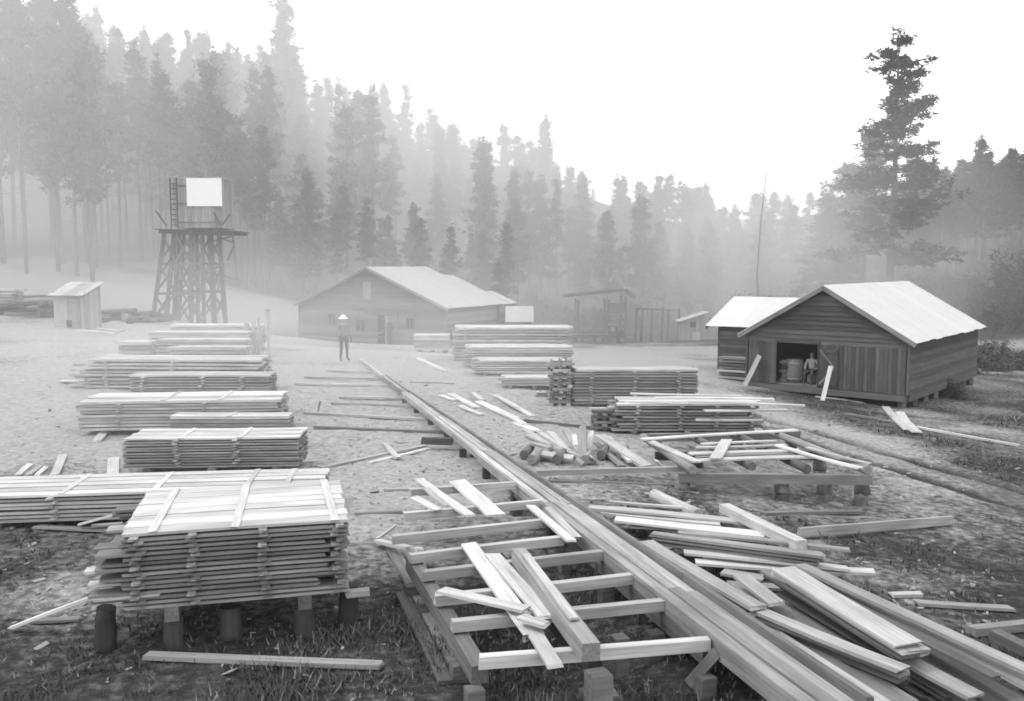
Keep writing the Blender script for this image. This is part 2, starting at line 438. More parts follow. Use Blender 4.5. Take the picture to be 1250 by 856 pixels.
# ------------------------------------------------------------------ buildings
def wall_siding(par, O, u, out, prof, v0, v1, opens, row, mat, seed=0, t=.022, joint=None):
    """lapped boards, one object each.  O: (x,y) of the wall's start, u: direction along, out: outward normal, prof(v)->(u0,u1)"""
    r = random.Random(seed); v = v0
    while v < v1 - .02:
        vt = min(v + row, v1)
        a0, b0 = prof(v); a1, b1 = prof(vt)
        if b0 - a0 < .12: break
        cuts = [(a0, b0, a1, b1)]
        for (q0, q1, w0, w1) in opens:
            if w0 < vt - .05 and w1 > v + .05:
                nc = []
                for (c0, c1, d0, d1) in cuts:
                    if q0 > c0 + .03 and q0 < c1: nc.append((c0, q0, d0, q0))
                    if q1 < c1 - .03 and q1 > c0: nc.append((q1, c1, q1, d1))
                    if q1 <= c0 or q0 >= c1: nc.append((c0, c1, d0, d1))
                cuts = nc
        fin = []
        for c in cuts:
            if joint and c[1] - c[0] > joint * 1.3:
                m = r.uniform(.35, .65) * (c[1] - c[0]) + c[0]
                fin += [(c[0], m - .004, c[2], m - .004), (m + .004, c[1], m + .004, c[3])]
            else: fin.append(c)
        for (c0, c1, d0, d1) in fin:
            lo = t * 2.3 + r.uniform(0, .014); hi = t * .35
            dz = r.uniform(-.008, .008)
            def P(uu, vv, o): return (O[0] + u[0]*uu + out[0]*o, O[1] + u[1]*uu + out[1]*o, vv)
            vb, vtt = v - .025 + dz, vt + .004
            d1c = max(d1, d0 + .01)
            c0_, c1_ = (c0, c1)
            cx = (c0_ + c1_) / 2
            org = Vector(P(cx, (vb + vtt) / 2, 0))
            ex = Vector((u[0], u[1], 0)); eo = Vector((-out[0], -out[1], 0))
            Mx = Matrix((ex, eo, Vector((0, 0, 1)))).transposed().to_4x4(); Mx.translation = org
            zb, zt = vb - org.z, vtt - org.z
            vs = [(c0_-cx, -lo, zb), (c1_-cx, -lo, zb), (c1_-cx, -lo + t, zb), (c0_-cx, -lo + t, zb),
                  (d0-cx, -hi - t*.4, zt), (d1c-cx, -hi - t*.4, zt), (d1c-cx, -hi + t*.6, zt), (d0-cx, -hi + t*.6, zt)]
            _, f = box_arrays(0, 1, 0, 1, 0, 1)
            link('siding_board', mesh_np('siding_board', vs, f), mat, par, Mx)
        v = vt
def upright_boards(par, O, u, out, u0, u1, v0, v1, w, mat, seed=0, t=.025, off=.03, name='upright_board'):
    r = random.Random(seed); a = u0
    while a < u1 - .03:
        b = min(a + w * r.uniform(.85, 1.15), u1)
        if u1 - b < .05: b = u1
        cx = (a + b) / 2; oo = off + r.uniform(0, .012)
        org = (O[0] + u[0]*cx + out[0]*oo, O[1] + u[1]*cx + out[1]*oo, (v0 + v1) / 2)
        ex = Vector((u[0], u[1], 0)); eo = Vector((-out[0], -out[1], 0))
        Mx = Matrix((ex, eo, Vector((0, 0, 1)))).transposed().to_4x4(); Mx.translation = org
        boxobj(name, (b - a - .008, t, v1 - v0 + r.uniform(-.03, .03)), Mx, mat, par)
        a = b
def quad_slab(name, p, th, mat, par):
    """p: four corner points (ordered), thickened downward along the normal"""
    p = [Vector([float(c) for c in q]) for q in p]
    n = (p[1]-p[0]).cross(p[3]-p[0]).normalized()
    if n.z < 0: n = -n
    c = sum(p, Vector()) / 4
    vs = [q - c for q in p] + [q - c - n*th for q in p]
    bm = bmesh.new(); bv = [bm.verts.new(q) for q in vs]
    for f in ((0,1,2,3),(7,6,5,4),(0,4,5,1),(1,5,6,2),(2,6,7,3),(3,7,4,0)): bm.faces.new([bv[i] for i in f])
    bmesh.ops.recalc_face_normals(bm, faces=bm.faces)
    me = bpy.data.meshes.new(name); bm.to_mesh(me); bm.free()
    return link(name, me, mat, par, Matrix.Translation(c))
def gable_building(name, label, A, B, length, z0, wall_h, rise, siding, roofm, row=.2, over=.35, gover=.3, opens=(), panel=.85,
                   side_open=(), front=True, right=True, left=False, plainmat=None, seed=1, joint=None, cat='building', group=None, barge='grey', fskip=None):
    A = np.array(A[:2], float); B = np.array(B[:2], float)
    wd = float(np.linalg.norm(B - A)); u = (B - A) / wd
    n = np.array([-u[1], u[0]])
    par = empty(name, (*((A + B) / 2), z0)); tag(par, label, cat, group)
    zt = z0 + wall_h; zr = zt + rise
    def prof(v):
        if v <= zt: return (0, wd)
        k = (v - zt) / rise * wd / 2
        return (k, wd - k)
    pm = plainmat or siding
    # gable ends
    if front: wall_siding(par, A, u, -n, prof, z0, zr, [(a, b, z0 + c, z0 + d) for a, b, c, d in opens], row, siding, seed, joint=joint)
    Bk = A + n * length
    def solid(nm, pts):
        bm = bmesh.new(); bv = [bm.verts.new(p) for p in pts]; bm.faces.new(bv)
        ext = bmesh.ops.extrude_face_region(bm, geom=list(bm.faces))
        c = Vector(((A + B) / 2)[0:2].tolist() + [0]); 
        inn = Vector((*(-n), 0)) * .05
        bmesh.ops.translate(bm, verts=[e for e in ext['geom'] if isinstance(e, bmesh.types.BMVert)], vec=inn)
        bmesh.ops.recalc_face_normals(bm, faces=bm.faces)
        me = bpy.data.meshes.new(nm); bm.to_mesh(me); bm.free(); link(nm, me, pm, par)
    solid('back_wall', [(*Bk, z0), (*(Bk + u*wd), z0), (*(Bk + u*wd), zt), (*(Bk + u*wd/2), zr), (*Bk, zt)])
    rect = lambda v: (0, length)
    so = [(a, b, z0 + c, z0 + d) for a, b, c, d in side_open]
    if right: wall_siding(par, B, n, u, rect, z0, zt, so, row, siding, seed + 5, joint=joint)
    else: boxobj('side_wall', (.05, length, wall_h), T(*(B + n*length/2 - u*.03), (z0+zt)/2) @ Matrix.Rotation(math.atan2(u[1], u[0]), 4, 'Z'), pm, par)
    if left: wall_siding(par, Bk, -n, -u, rect, z0, zt, [], row, siding, seed + 9, joint=joint)
    else: boxobj('side_wall', (.05, length, wall_h), T(*(A + n*length/2 + u*.03), (z0+zt)/2) @ Matrix.Rotation(math.atan2(u[1], u[0]), 4, 'Z'), pm, par)
    # corner boards
    for c, s in ((A, 1), (B, -1)):
        q = c - n*.035 - u*s*.02
        post('corner_board', q[0], q[1], z0, zt, .09, siding, par, math.atan2(u[1], u[0]))
    # roof panels
    sl = rise / (wd / 2)
    np_ = max(1, int(round((length + 2*gover) / panel)))
    rr = random.Random(seed)
    mid = A + u*wd/2
    for side, s in ((B, 1), (A, -1)):
        for i in range(np_):
            a = -gover + (length + 2*gover) * i / np_; b = -gover + (length + 2*gover) * (i+1) / np_
            lift = .05 + .006 * (i % 2) + rr.uniform(0, .004)
            e = side + u*s*over; ze = zt - sl*over
            j = rr.uniform(-.03, .03)
            p = [(*(mid + n*a), zr+lift), (*(mid + n*(b+.01)), zr+lift), (*(e + n*(b+.01) + u*s*j), ze+lift - sl*j), (*(e + n*a + u*s*j), ze+lift - sl*j)]
            quad_slab('roof_panel', p, .02, roofm, par)
        # barge boards at the front gable
        for yy in (-gover, length + gover - .03):
            p1 = (*(mid + n*yy), zr - .0); p2 = (*(side + u*s*over + n*yy), zt - sl*over - .0)
            M, L = frame_between(p1, p2)
            boxobj('barge_board', (L, .035, .15), M @ T(0, 0, -.06), barge, par)
    return par, u, n, wd, zt, zr

# -- storage shed on posts, right
SA, SB = np.array([9.75, 37.05]), np.array([14.6, 33.0])
sz0, swh, srise, slen = -.84, 2.12, 1.85, 10.2
shed, su, sn, swd, szt, szr = gable_building('storage_shed', 'dark board storage shed on posts with bright metal roof and open doorway', SA, SB, slen, sz0, swh, srise,
    'siding', 'roof_metal', .19, .35, .3, opens=[(0, swd_, 0, 1.72) for swd_ in (6.4,)], seed=3)
# lower front: left door leaf, doorway, braced leaf, upright boards
ul = lambda f: f * swd
d0, d1 = ul(.20), ul(.465)
upright_boards(shed, SA, su, -sn, .06, d0 - .02, sz0, sz0 + 1.72, .16, 'siding_upright', 1)
upright_boards(shed, SA, su, -sn, ul(.60), swd - .06, sz0, sz0 + 1.72, .15, 'siding_upright', 2)
upright_boards(shed, SA, su, -sn, d1 + .04, ul(.60), sz0, sz0 + 1.72, .17, 'siding_upright', 3)
def spt(uu, v, o): return Vector((SA[0] + su[0]*uu - sn[0]*o, SA[1] + su[1]*uu - sn[1]*o, sz0 + v))
leaf = boxobj('door', (ul(.60) - d1 - .14, .03, 1.55), (lambda M: M)(Matrix((Vector((*su, 0)), Vector((*sn, 0)), Vector((0, 0, 1)))).transposed().to_4x4()), 'siding_upright', shed)
leaf.matrix_basis.translation = spt((ul(.60) + d1)/2 + .03, .80, .085); WM[leaf.name] = leaf.matrix_basis.copy()
def sbar(name, a, b, w, mat, par, o=.11):
    M, L = frame_between(spt(a[0], a[1], o), spt(b[0], b[1], o)); boxobj(name, (L, .03, w), M, mat, par)
for a, b in (((d1+.12, 1.50), (ul(.60)-.16, .82)), ((d1+.12, .14), (ul(.60)-.16, .80))): sbar('brace', a, b, .07, 'grey', leaf, .116)
sbar('batten', (d1+.09, 1.45), (ul(.60)-.07, 1.45), .1, 'siding_upright', leaf, .112); sbar('batten', (d1+.09, .18), (ul(.60)-.07, .18), .1, 'siding_upright', leaf, .112)
for a in (d0 - .03, d1 + .03): sbar('door_post', (a, 0), (a, 1.78), .10, 'siding', shed, .06)
sbar('lintel', (d0 - .1, 1.77), (d1 + .1, 1.77), .12, 'siding', shed, .065)
# floor, sills, posts
fl = boxobj('floor', (swd - .12, slen - .12, .06), (Matrix((Vector((*su, 0)), Vector((*sn, 0)), Vector((0, 0, 1)))).transposed().to_4x4()), 'weathered', shed)
c = (SA + SB)/2 + sn*slen/2; fl.matrix_basis.translation = (c[0], c[1], sz0 + .02); WM[fl.name] = fl.matrix_basis.copy()
def beam_on(par, p, q, z, w, hh, mat, name='sill_beam'):
    M, L = frame_between((*p, z), (*q, z)); return boxobj(name, (L, w, hh), M, mat, par)
beam_on(shed, SA + su*.02, SB - su*.02, sz0 - .14, .2, .24, 'siding'); beam_on(shed, SB + sn*.14 - su*.02, SB + sn*(slen-.06) - su*.02, sz0 - .14, .2, .24, 'siding')
beam_on(shed, SA + sn*.14 + su*.02, SA + sn*(slen-.06) + su*.02, sz0 - .14, .2, .24, 'siding'); beam_on(shed, (SA+SB)/2 + sn*.14, (SA+SB)/2 + sn*(slen-.06), sz0 - .14, .2, .24, 'siding')
for k in range(8):
    for s in (.03, .5, .97):
        if s != .97 and k % 2: continue
        p = SA + su*swd*s + sn*(.12 + (slen - .3)*k/7)
        post('foundation_post', p[0], p[1], h(*p) - .15, sz0 - .26, .22, 'weathered' if s > .9 else 'dark_timber', shed, .3)
# ramp board in front of door
# -- low shed behind it
F = np.array([9.75, 42.1]); Bk2 = F + sn*5.0
shed2, *_ = gable_building('low_shed', 'low shed with pale metal roof close behind the storage shed', Bk2, F, 3.0, -1.0, 2.25, 1.1, 'siding', 'roof_metal', .19, .4, .55, seed=8, front=True, right=True, plainmat='siding', panel=.8)

# -- sawmill building
MA, MB_ = np.array([-15.8, 67.0]), np.array([-4.4, 61.0])
mz0 = -1.75
mwd = float(np.linalg.norm(MB_ - MA))
def mu(px):                              # position along the gable wall under a photo column
    k = (px - CX) / FPX; d = (MB_ - MA) / mwd
    return (k*MA[1] - MA[0]) / (d[0] - k*d[1])
m_open = [(mu(401), mu(410), 1.35, 2.1), (mu(434.5), mu(445), .95, 1.75), (mu(461.5), mu(470), .15, 2.1), (mu(496), mu(505), 1.25, 2.0)]
mill, mu_, mn_, _, mzt, mzr = gable_building('sawmill_building', 'long board sawmill building with wide gable front and stepped pale roof', MA, MB_, 7.0, mz0, 2.82, 2.66,
    'siding_mill', 'roof_mill', .24, .3, .35, opens=m_open, panel=1.2, seed=4, joint=7)
mM = Matrix((Vector((*mu_, 0)), Vector((*mn_, 0)), Vector((0, 0, 1)))).transposed().to_4x4()
def mbox(name, u0, u1, v0, v1, o, th, mat, par=None):
    M = mM.copy(); q = MA + mu_*(u0+u1)/2 - mn_*o; M.translation = (q[0], q[1], mz0 + (v0+v1)/2)
    return boxobj(name, (u1-u0, th, v1-v0), M, mat, par or mill)
for i, (a, b, c0, c1) in enumerate(m_open):
    if i == 2: continue
    wdw = mbox('window', a, b, c0, c1, -.03, .02, 'glass_dark')
    for q in ((a-.06, a, c0, c1), (b, b+.06, c0, c1), (a-.06, b+.06, c1, c1+.07), (a-.08, b+.08, c0-.07, c0)):
        mbox('window_frame', *q, .05, .05, 'siding_mill', wdw)
    mbox('muntin', (a+b)/2-.02, (a+b)/2+.02, c0, c1, .01, .03, 'siding_mill', wdw)
mbox('door', mu(474), mu(479.5), -.15, 1.65, .18, .05, 'dark_timber')
mbox('door_post', mu(484.5), mu(486), 0, 2.4, .1, .08, 'weathered')
mbox('door_panel', mu(470.6), mu(473.6), .1, 2.1, .06, .04, 'upright_light')
mbox('lintel', mu(458), mu(508), 2.12, 2.27, .07, .08, 'weathered')
mbox('vent_panel', mu(444), mu(454), 3.2, 4.5, .06, .03, 'upright_light')
for k, p in enumerate((.0, .33, .66, 1.)):
    q = MA + mu_*mwd*p
    post('foundation_post', q[0] + mn_[0]*.2, q[1] + mn_[1]*.2, h(*q) - .4, mz0 - .02, .3, 'dark_timber', mill)
# two lower wings behind, sharing its right-hand eave line
slp = 2.66 / (mwd/2)
def wing(name, label, wdt, t0, t1, seed):
    b = MB_ + mn_*t0 - mu_*.05; a = b - mu_*wdt
    return gable_building(name, label, a, b, t1 - t0, mz0, 2.80, slp*wdt/2, 'siding_mill', 'roof_mill', .24, .3, .0, seed=seed, panel=1.2, plainmat='siding_mill', front=True)
wing('mill_wing', 'sawmill rear wing with ridge a step below the main roof', 9.8, 7.45, 8.75, 5)
wing('mill_lean_to', 'low lean-to with a short pale roof at the far end of the sawmill', 3.8, 8.85, 9.9, 6)
# small hut to the right of the mill
hp = PD(617, 392, 66); hq = PD(649, 392, 75)
gable_building('small_hut', 'tiny hut with pale roof between the sawmill and the tall lumber stack', np.array([hp[0]+.15, hp[1]+2.2]), np.array(hp[:2]) + [.15, 0], 1.75, -2.1, 2.0, .9, 'siding_mill', 'roof_mill', .25, .25, .15, seed=7, front=True, right=True)
# privy by the left trees
pv = PD(89, 401, 46); pv[2] = h(pv[0], pv[1])
def privy():
    x0, y0, z = pv[0] - .95, pv[1], pv[2] - .05
    par = empty('privy', (pv[0], pv[1], z)); tag(par, 'small pale upright-board privy with slanted roof beside the log heap', 'privy')
    w, d, hh = 1.75, 1.3, 1.75
    rz = R(-12); M0 = T(pv[0], pv[1] + .6, z) @ Matrix.Rotation(rz, 4, 'Z')
    n = 9
    for k in range(n):
        if 3 <= k <= 7: pass
        a = -w/2 + w*k/n
        boxobj('wall_board', (w/n - .012, .03, hh), M0 @ T(a + w/n/2, -d/2, hh/2), 'upright_light', par)
        boxobj('wall_board', (w/n - .012, .03, hh + .5), M0 @ T(a + w/n/2, d/2, hh/2 + .25), 'upright_light', par)
    for k in range(6):
        b = -d/2 + d*k/6
        for s in (-1, 1): boxobj('wall_board', (.03, d/6 - .012, hh + .1 + .4*(k+.5)/6), M0 @ T(s*(w/2 - .0), b + d/12, (hh + .1 + .4*(k+.5)/6)/2), 'upright_light', par)
    for k in range(5):
        a = -w/2 - .15 + (w + .3)*k/5
        pts = [M0 @ Vector((a, -d/2 - .3, hh - .03)), M0 @ Vector((a + (w+.3)/5 - .01, -d/2 - .3, hh - .03)), M0 @ Vector((a + (w+.3)/5 - .01, d/2 + .2, hh + .62)), M0 @ Vector((a, d/2 + .2, hh + .62))]
        quad_slab('roof_board', pts, .03, 'board', par)
    door = boxobj('door', (.7, .03, 1.55), M0 @ T(.3, -d/2 - .035, .82), 'upright_light', par)
    boxobj('batten', (.66, .025, .1), M0 @ T(.3, -d/2 - .064, 1.35), 'grey', door)
    boxobj('batten', (.66, .025, .1), M0 @ T(.3, -d/2 - .064, .3), 'grey', door)
    boxobj('hatch', (.3, .03, .36), M0 @ T(.02, -d/2 - .07, .27), 'dark_timber', par)
privy()
# far slant-roofed hut with one window
def slant_hut():
    q = PD(846, 416, 80); z = h(q[0], q[1]) - .05
    q[2] = z; par = empty('slant_roof_hut', q); tag(par, 'little hut with one-way slanted roof and a dark window left of the low shed', 'hut')
    w, d = 2.0, 1.8; z1, z2 = 1.75, 2.4
    M0 = T(q[0], q[1] + .9, z)
    bm = bmesh.new()
    pts = [(-w/2, 0), (w/2, 0), (w/2, z2), (-w/2, z1)]
    for yy, nm in ((-d/2, 'front_wall'), (d/2, 'back_wall')):
        n = 8
        for k in range(n):
            a = -w/2 + w*k/n; ht = z1 + (z2-z1)*(k+.5)/n
            boxobj('wall_board', (w/n - .01, .03, ht), M0 @ T(a + w/n/2, yy, ht/2), 'upright_light', par)
    for s, ht in ((-1, z1), (1, z2)): boxobj('side_wall', (.04, d, ht), M0 @ T(s*w/2, 0, ht/2), 'upright_light', par)
    quad_slab('roof', [M0 @ Vector((-w/2 - .35, -d/2 - .3, z1 - .02)), M0 @ Vector((w/2 + .35, -d/2 - .3, z2 + .18)), M0 @ Vector((w/2 + .35, d/2 + .2, z2 + .18)), M0 @ Vector((-w/2 - .35, d/2 + .2, z1 - .02))], .05, 'roof_mill', par)
    wd_ = boxobj('window', (.5, .03, .5), M0 @ T(-.05, -d/2 - .03, 1.45), 'glass_dark', par)
    boxobj('window_frame', (.62, .03, .06), M0 @ T(-.05, -d/2 - .04, 1.74), 'grey', wd_)
    boxobj('door_board', (.7, .04, .7), M0 @ T(.25, -d/2 - .05, .42), 'fresh', par)
slant_hut()
# open timber frame and pole pen far behind the yard
def open_frame():
    y = 92.; z = h(10, y) - .1
    par = empty('open_timber_frame', (PD(730, 400, y)[0], y, z)); tag(par, 'unroofed skeleton of posts and rails behind the parked truck', 'frame')
    X = lambda px, yy=y: (px - CX)/FPX*yy
    for dy in (0, 4):
        for px in (706, 743, 764):
            post('post', X(px), y + dy, h(X(px), y + dy) - .2, zpix(366 if px < 760 else 362, y), .2, 'dark_timber', par)
        M, L = frame_between((X(688), y + dy, zpix(362, y)), (X(766), y + dy, zpix(354, y))); boxobj('rail', (L, .12, .18), M, 'dark_timber', par)
    M, L = frame_between((X(766), y + 2, zpix(354, y)), (X(776), y + 2, zpix(364, y))); boxobj('roof_patch', (L, 4.6, .06), M, 'dark_timber', par)
    M, L = frame_between((X(743), y, zpix(376, y)), (X(764), y, zpix(377, y))); boxobj('rail', (L, .1, 1.0), M, 'weathered', par)
    par = empty('pole_pen', (X(806), 88, h(X(806), 88))); tag(par, 'row of tall dark poles with top rail left of the slant-roofed hut', 'poles')
    yy = 88.
    for px in (776, 783.5, 795, 808, 815, 828):
        x = X(px, yy); log_obj('pole', (x, yy, h(x, yy) - .2), (x + .1, yy, zpix(376 + random.uniform(-2, 2), yy)), .13, .10, 'dark_timber', par, 7)
    for a, b, v in ((776, 810, 377), (806, 830, 378)):
        log_obj('rail', (X(a, yy), yy - .15, zpix(v, yy)), (X(b, yy), yy - .15, zpix(v + .5, yy)), .09, .08, 'dark_timber', par, 7)
open_frame()

# ------------------------------------------------------------------ water tower
def water_tower():
    D = 56.; px2x = lambda px: (px - CX)/FPX*D
    cx, cyy = px2x(224), D + 1.6; zg = h(cx, cyy)
    zp = zpix(279, D)
    par = empty('water_tower', (cx, cyy, zg)); tag(par, 'timber water tower with braced legs, ladder and bright sheet on its box tank', 'water tower')
    def leg(bx, by, tx, ty): 
        M, L = frame_between((bx, by, h(bx, by) - .1), (tx, ty, zp - .25)); boxobj('leg', (L, .22, .22), M, 'tower', par)
    bx = [px2x(p) for p in (190, 216, 236, 252)]; tx = [px2x(p) for p in (204, 221, 237, 250)]
    for dy, k in ((0, 1.0), (1.6, .8), (3.2, 1)):
        for i in range(4):
            if dy == 1.6 and i in (1, 2): continue
            leg(bx[i], D + dy - (.5 if dy == 0 else -.5 if dy > 2 else 0), tx[i], D + dy)
    ztop = zp - .25; hgt = ztop - zg
    def lp(i, f, dy): return (bx[i] + (tx[i]-bx[i])*f, D + dy + (-.62 if dy == 0 else .62)*(1-f) + (-.14 if dy == 0 else .14), zg + hgt*f)
    for dy in (0, 3.2):
        for f0, f1 in ((.03, .33), (.36, .64), (.68, .96)):
            for i in range(3):
                a, b = (lp(i, f0, dy), lp(i+1, f1, dy)); c_, d_ = (lp(i, f1, dy), lp(i+1, f0, dy))
                for q in ((a, b), (c_, d_)):
                    M, L = frame_between(*q); boxobj('brace', (L, .05, .13), M @ T(0, .05*random.choice((-1, 1)), 0), 'tower', par)
        for f in (.34, .66):
            M, L = frame_between(lp(0, f, dy), lp(3, f, dy)); boxobj('girt', (L, .07, .16), M, 'tower', par)
    for i in (0, 3):
        for f0, f1 in ((.05, .5), (.5, .95)):
            M, L = frame_between(lp(i, f0, 0), lp(i, f1, 3.2)); boxobj('brace', (L, .05, .13), M, 'tower', par)
    # long outrigger prop on the right
    for a, b in (((272, 292), (284, 296)), ((276, 318), (284, 300)), ((268, 336), (288, 342)), ((255, 330), (272, 322)), ((255, 296), (282, 288))):
        M, L = frame_between((px2x(a[0]), D+.6, zpix(a[1], D)), (px2x(b[0]), D+.6, zpix(b[1], D))); boxobj('strut', (L, .08, .1), M, 'tower', par)
    M, L = frame_between((px2x(283), D + .6, zpix(283, D)), (px2x(287), D + .6, zpix(344, D))); boxobj('prop', (L, .08, .1), M, 'weathered', par)
    # platform joists and planks
    x0, x1 = px2x(195), px2x(288)
    for k in range(5):
        M, L = frame_between((x0 + .1, D + .1 + k*.78, zp - .2), (x1 - .1, D + .1 + k*.78, zp - .28)); boxobj('platform_joist', (L, .12, .2), M, 'tower', par)
    for k in range(14):
        xx = x0 + (x1 - x0)*(k + .5)/14
        boxobj('platform_plank', ((x1-x0)/14 - .02, 3.9, .05), T(xx, D + 1.65, zp - .075 - .1*(k+.5)/14), 'tower', par)
    # rail stubs
    for a, b in (((194, 258), (206, 276)), ((264, 260), (271, 275)), ((284, 262), (274, 275))):
        M, L = frame_between((px2x(a[0]), D + .1, zpix(a[1], D)), (px2x(b[0]), D + .1, zpix(b[1], D))); boxobj('guard_brace', (L, .06, .08), M, 'tower', par)
    # box tank
    ta, tb = px2x(214), px2x(272); zt = zpix(219, D)
    hh = zt - zp
    n = 14
    for k in range(n):
        w = (tb - ta)/n
        boxobj('tank_stave', (w - .012, .06, hh), T(ta + w*(k+.5), D + .35, zp + .02 + hh/2), 'upright_light', par)
        boxobj('tank_stave', (.06, 2.6/n - .012, hh), T(tb - .03, D + .35 + 2.6/n*(k+.5) + .04, zp + .02 + hh/2), 'upright_light', par)
        boxobj('tank_stave', (.06, 2.6/n - .012, hh), T(ta + .03, D + .35 + 2.6/n*(k+.5) + .04, zp + .02 + hh/2), 'upright_light', par)
    boxobj('tank_lid', (tb - ta + .1, 2.75, .05), T((ta+tb)/2, D + 1.68, zt + .05) , 'board', par)
    boxobj('tank_back', (tb - ta, .06, hh), T((ta+tb)/2, D + 2.98, zp + hh/2), 'upright_light', par)
    for f in (.12, .5, .86): boxobj('tank_band', (tb - ta + .06, .05, .07), T((ta+tb)/2, D + .29, zp + hh*f), 'weathered', par)
    sa = px2x(231); sz = zpix(252, D)
    boxobj('tank_sheet', (tb - sa + .08, .02, zt - sz + .03), T((sa + tb)/2 + .04, D + .24, (sz + zt)/2), 'tank_sheet', par)
    # ladder on the left
    la = px2x(212); lb = px2x(220)
    lad = empty('ladder', (la, D + .1, zp)); lad.parent = par; lad.matrix_parent_inverse = WM[par.name].inverted()
    for xx in (la, lb): boxobj('ladder_rail', (.07, .06, hh + .1), T(xx, D + .12, zp + hh/2), 'tower', lad)
    for k in range(9): boxobj('rung', (lb - la, .05, .06), T((la + lb)/2, D + .12, zp + .2 + k*(hh - .2)/9), 'tower', lad)
water_tower()

# ------------------------------------------------------------------ lumber stacks
def stack(label, fl, fr, depth, z0, z1, nl, na, top='fresh', mat='board', ragged=.03, stick=(), ts=.55, name='lumber_stack', group='lumber stacks in the yard',
          cover=True, left_out=None, bear=3, top_cross=(), stickmat='board', supports=True, gapf=.06):
    fl = np.array(fl[:2], float); fr = np.array(fr[:2], float)
    L = float(np.linalg.norm(fr - fl)); u = (fr - fl)/L; n = np.array([-u[1], u[0]])
    par = empty(name, (*((fl+fr)/2 + n*depth/2), h(*((fl+fr)/2 + n*depth/2)))); tag(par, label, 'lumber stack', group)
    p = (z1 - z0)/nl; t = p*ts; w = depth/na
    Mx = Matrix((Vector((*u, 0)), Vector((*n, 0)), Vector((0, 0, 1)))).transposed().to_4x4()
    rz = math.atan2(u[1], u[0])
    for k in range(nl):
        z = z0 + p*(k+1)
        for j in range(na):
            last = k == nl - 1
            dl = random.choice((0, 0, 0, -.12, -.25)) if ragged > .06 else 0
            off = random.uniform(-ragged, ragged)
            if left_out and random.random() < left_out[0] and k < nl - 2: off -= random.uniform(.1, left_out[1])
            me = board_mesh(L + dl, w*(1 - gapf - .03*(k % 2)), t, (k*7 + j*3) % 4, .18)
            q = fl + u*(L/2 + off) + n*(w*(j+.5) + random.uniform(-.008, .008))
            M = Mx.copy(); M.translation = (q[0], q[1], z + random.uniform(-.003, .003) - p + t + (p - t)*0)
            M = M @ Matrix.Rotation(random.uniform(-.004, .004), 4, 'Z')
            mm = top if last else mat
            if me.materials and me.materials[0] != MATS[mm]:
                key = ('m', me.name, mm)
                if key not in BC:
                    c = me.copy(); c.materials.clear(); c.materials.append(MATS[mm]); BC[key] = c
                me = BC[key]
            link('board', me, mm, par, M)
        if ts < .8 and k < nl - 1:
            for s in stick:
                jt = random.uniform(-.04, .04)
                q = fl + u*(L*s + jt) + n*depth/2
                me = board_mesh(depth + .10 + .05*(k % 3), .09, p - t - .004, k % 3, 0)
                M = T(q[0], q[1], z - p + t + (p - t) - .002) @ Matrix.Rotation(rz + math.pi/2, 4, 'Z')
                link('sticker', me, stickmat, par, M)
    for s in top_cross:
        q = fl + u*L*s + n*depth/2
        M = T(q[0], q[1], z1 - p + t + .013) @ Matrix.Rotation(rz + math.pi/2 + random.uniform(-.03, .03), 4, 'Z')
        link('cross_board', board_mesh(depth*random.uniform(.9, 1.03), .09, .011, 1, .1), 'fresh', par, M)
    if supports:
        for i in range(bear):
            s = (i + .35)/(bear - .3) if bear > 1 else .5
            q0 = fl + u*L*s - n*.05; q1 = fl + u*L*s + n*(depth + .05)
            M, LL = frame_between((*q0, z0 - .07), (*q1, z0 - .07)); boxobj('bearer', (LL, .14, .14), M, 'weathered', par)
            for f in (.08, .92):
                q = q0 + (q1 - q0)*f; g = h(*q)
                if z0 - .14 - g > .04: log_obj('support_stump', (q[0], q[1], g - .08), (q[0] + random.uniform(-.03, .03), q[1], z0 - .142), random.uniform(.10, .14), .11, 'dark_timber', par, 8)
    return par, u, n
def at(px, py, z): return W(px, py, z)[:2]

# front stack, left
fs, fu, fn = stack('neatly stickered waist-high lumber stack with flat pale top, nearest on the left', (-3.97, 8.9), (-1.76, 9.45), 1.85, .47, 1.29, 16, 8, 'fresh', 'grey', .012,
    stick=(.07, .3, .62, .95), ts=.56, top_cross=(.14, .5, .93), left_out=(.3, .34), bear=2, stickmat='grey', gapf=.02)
def fsp(a, b): return np.array([-3.97, 8.9]) + fu*a + fn*b
# ragged boards poking out of its left end
for i, (a, b, z, L, yaw) in enumerate(((-.28, .05, .62, .8, .02), (-.33, .15, .74, .9, 0), (-.2, .3, .86, .8, -.03), (-.36, .1, .90, .9, .03), (-.18, .4, .95, .7, 0), (-.14, .6, 1.02, .6, 0), (-.27, .35, .66, 1.0, .05), (-.3, .55, .55, .9, -.04), (-.12, .9, 1.08, .6, 0))):
    p1 = fsp(a, b + L*0); p2 = fsp(a + L*.8, b + math.sin(yaw)*L)
    plank('end_board', (*p1, z), (*p2, z), .15, .024, 'fresh' if i % 2 else 'board', fs, warp=.2)
for a, b in ((-.22, .22), (2.28, .3)):
    q = fsp(a, b); log_obj('support_stump', (q[0], q[1], h(*q) - .05), (q[0] + .02, q[1], .44), .12, .10, 'dark_timber', fs, 8)
q1, q2 = fsp(2.24, .1), fsp(2.50, .12); plank('bearer_end', (*q1, .44), (*q2, .44), .12, .06, 'grey', fs, warp=0)
q = fsp(1.02, .25); log_obj('support_stump', (q[0], q[1], h(*q) - .05), (q[0], q[1] + .03, .32), .13, .12, 'dark_timber', fs, 8)

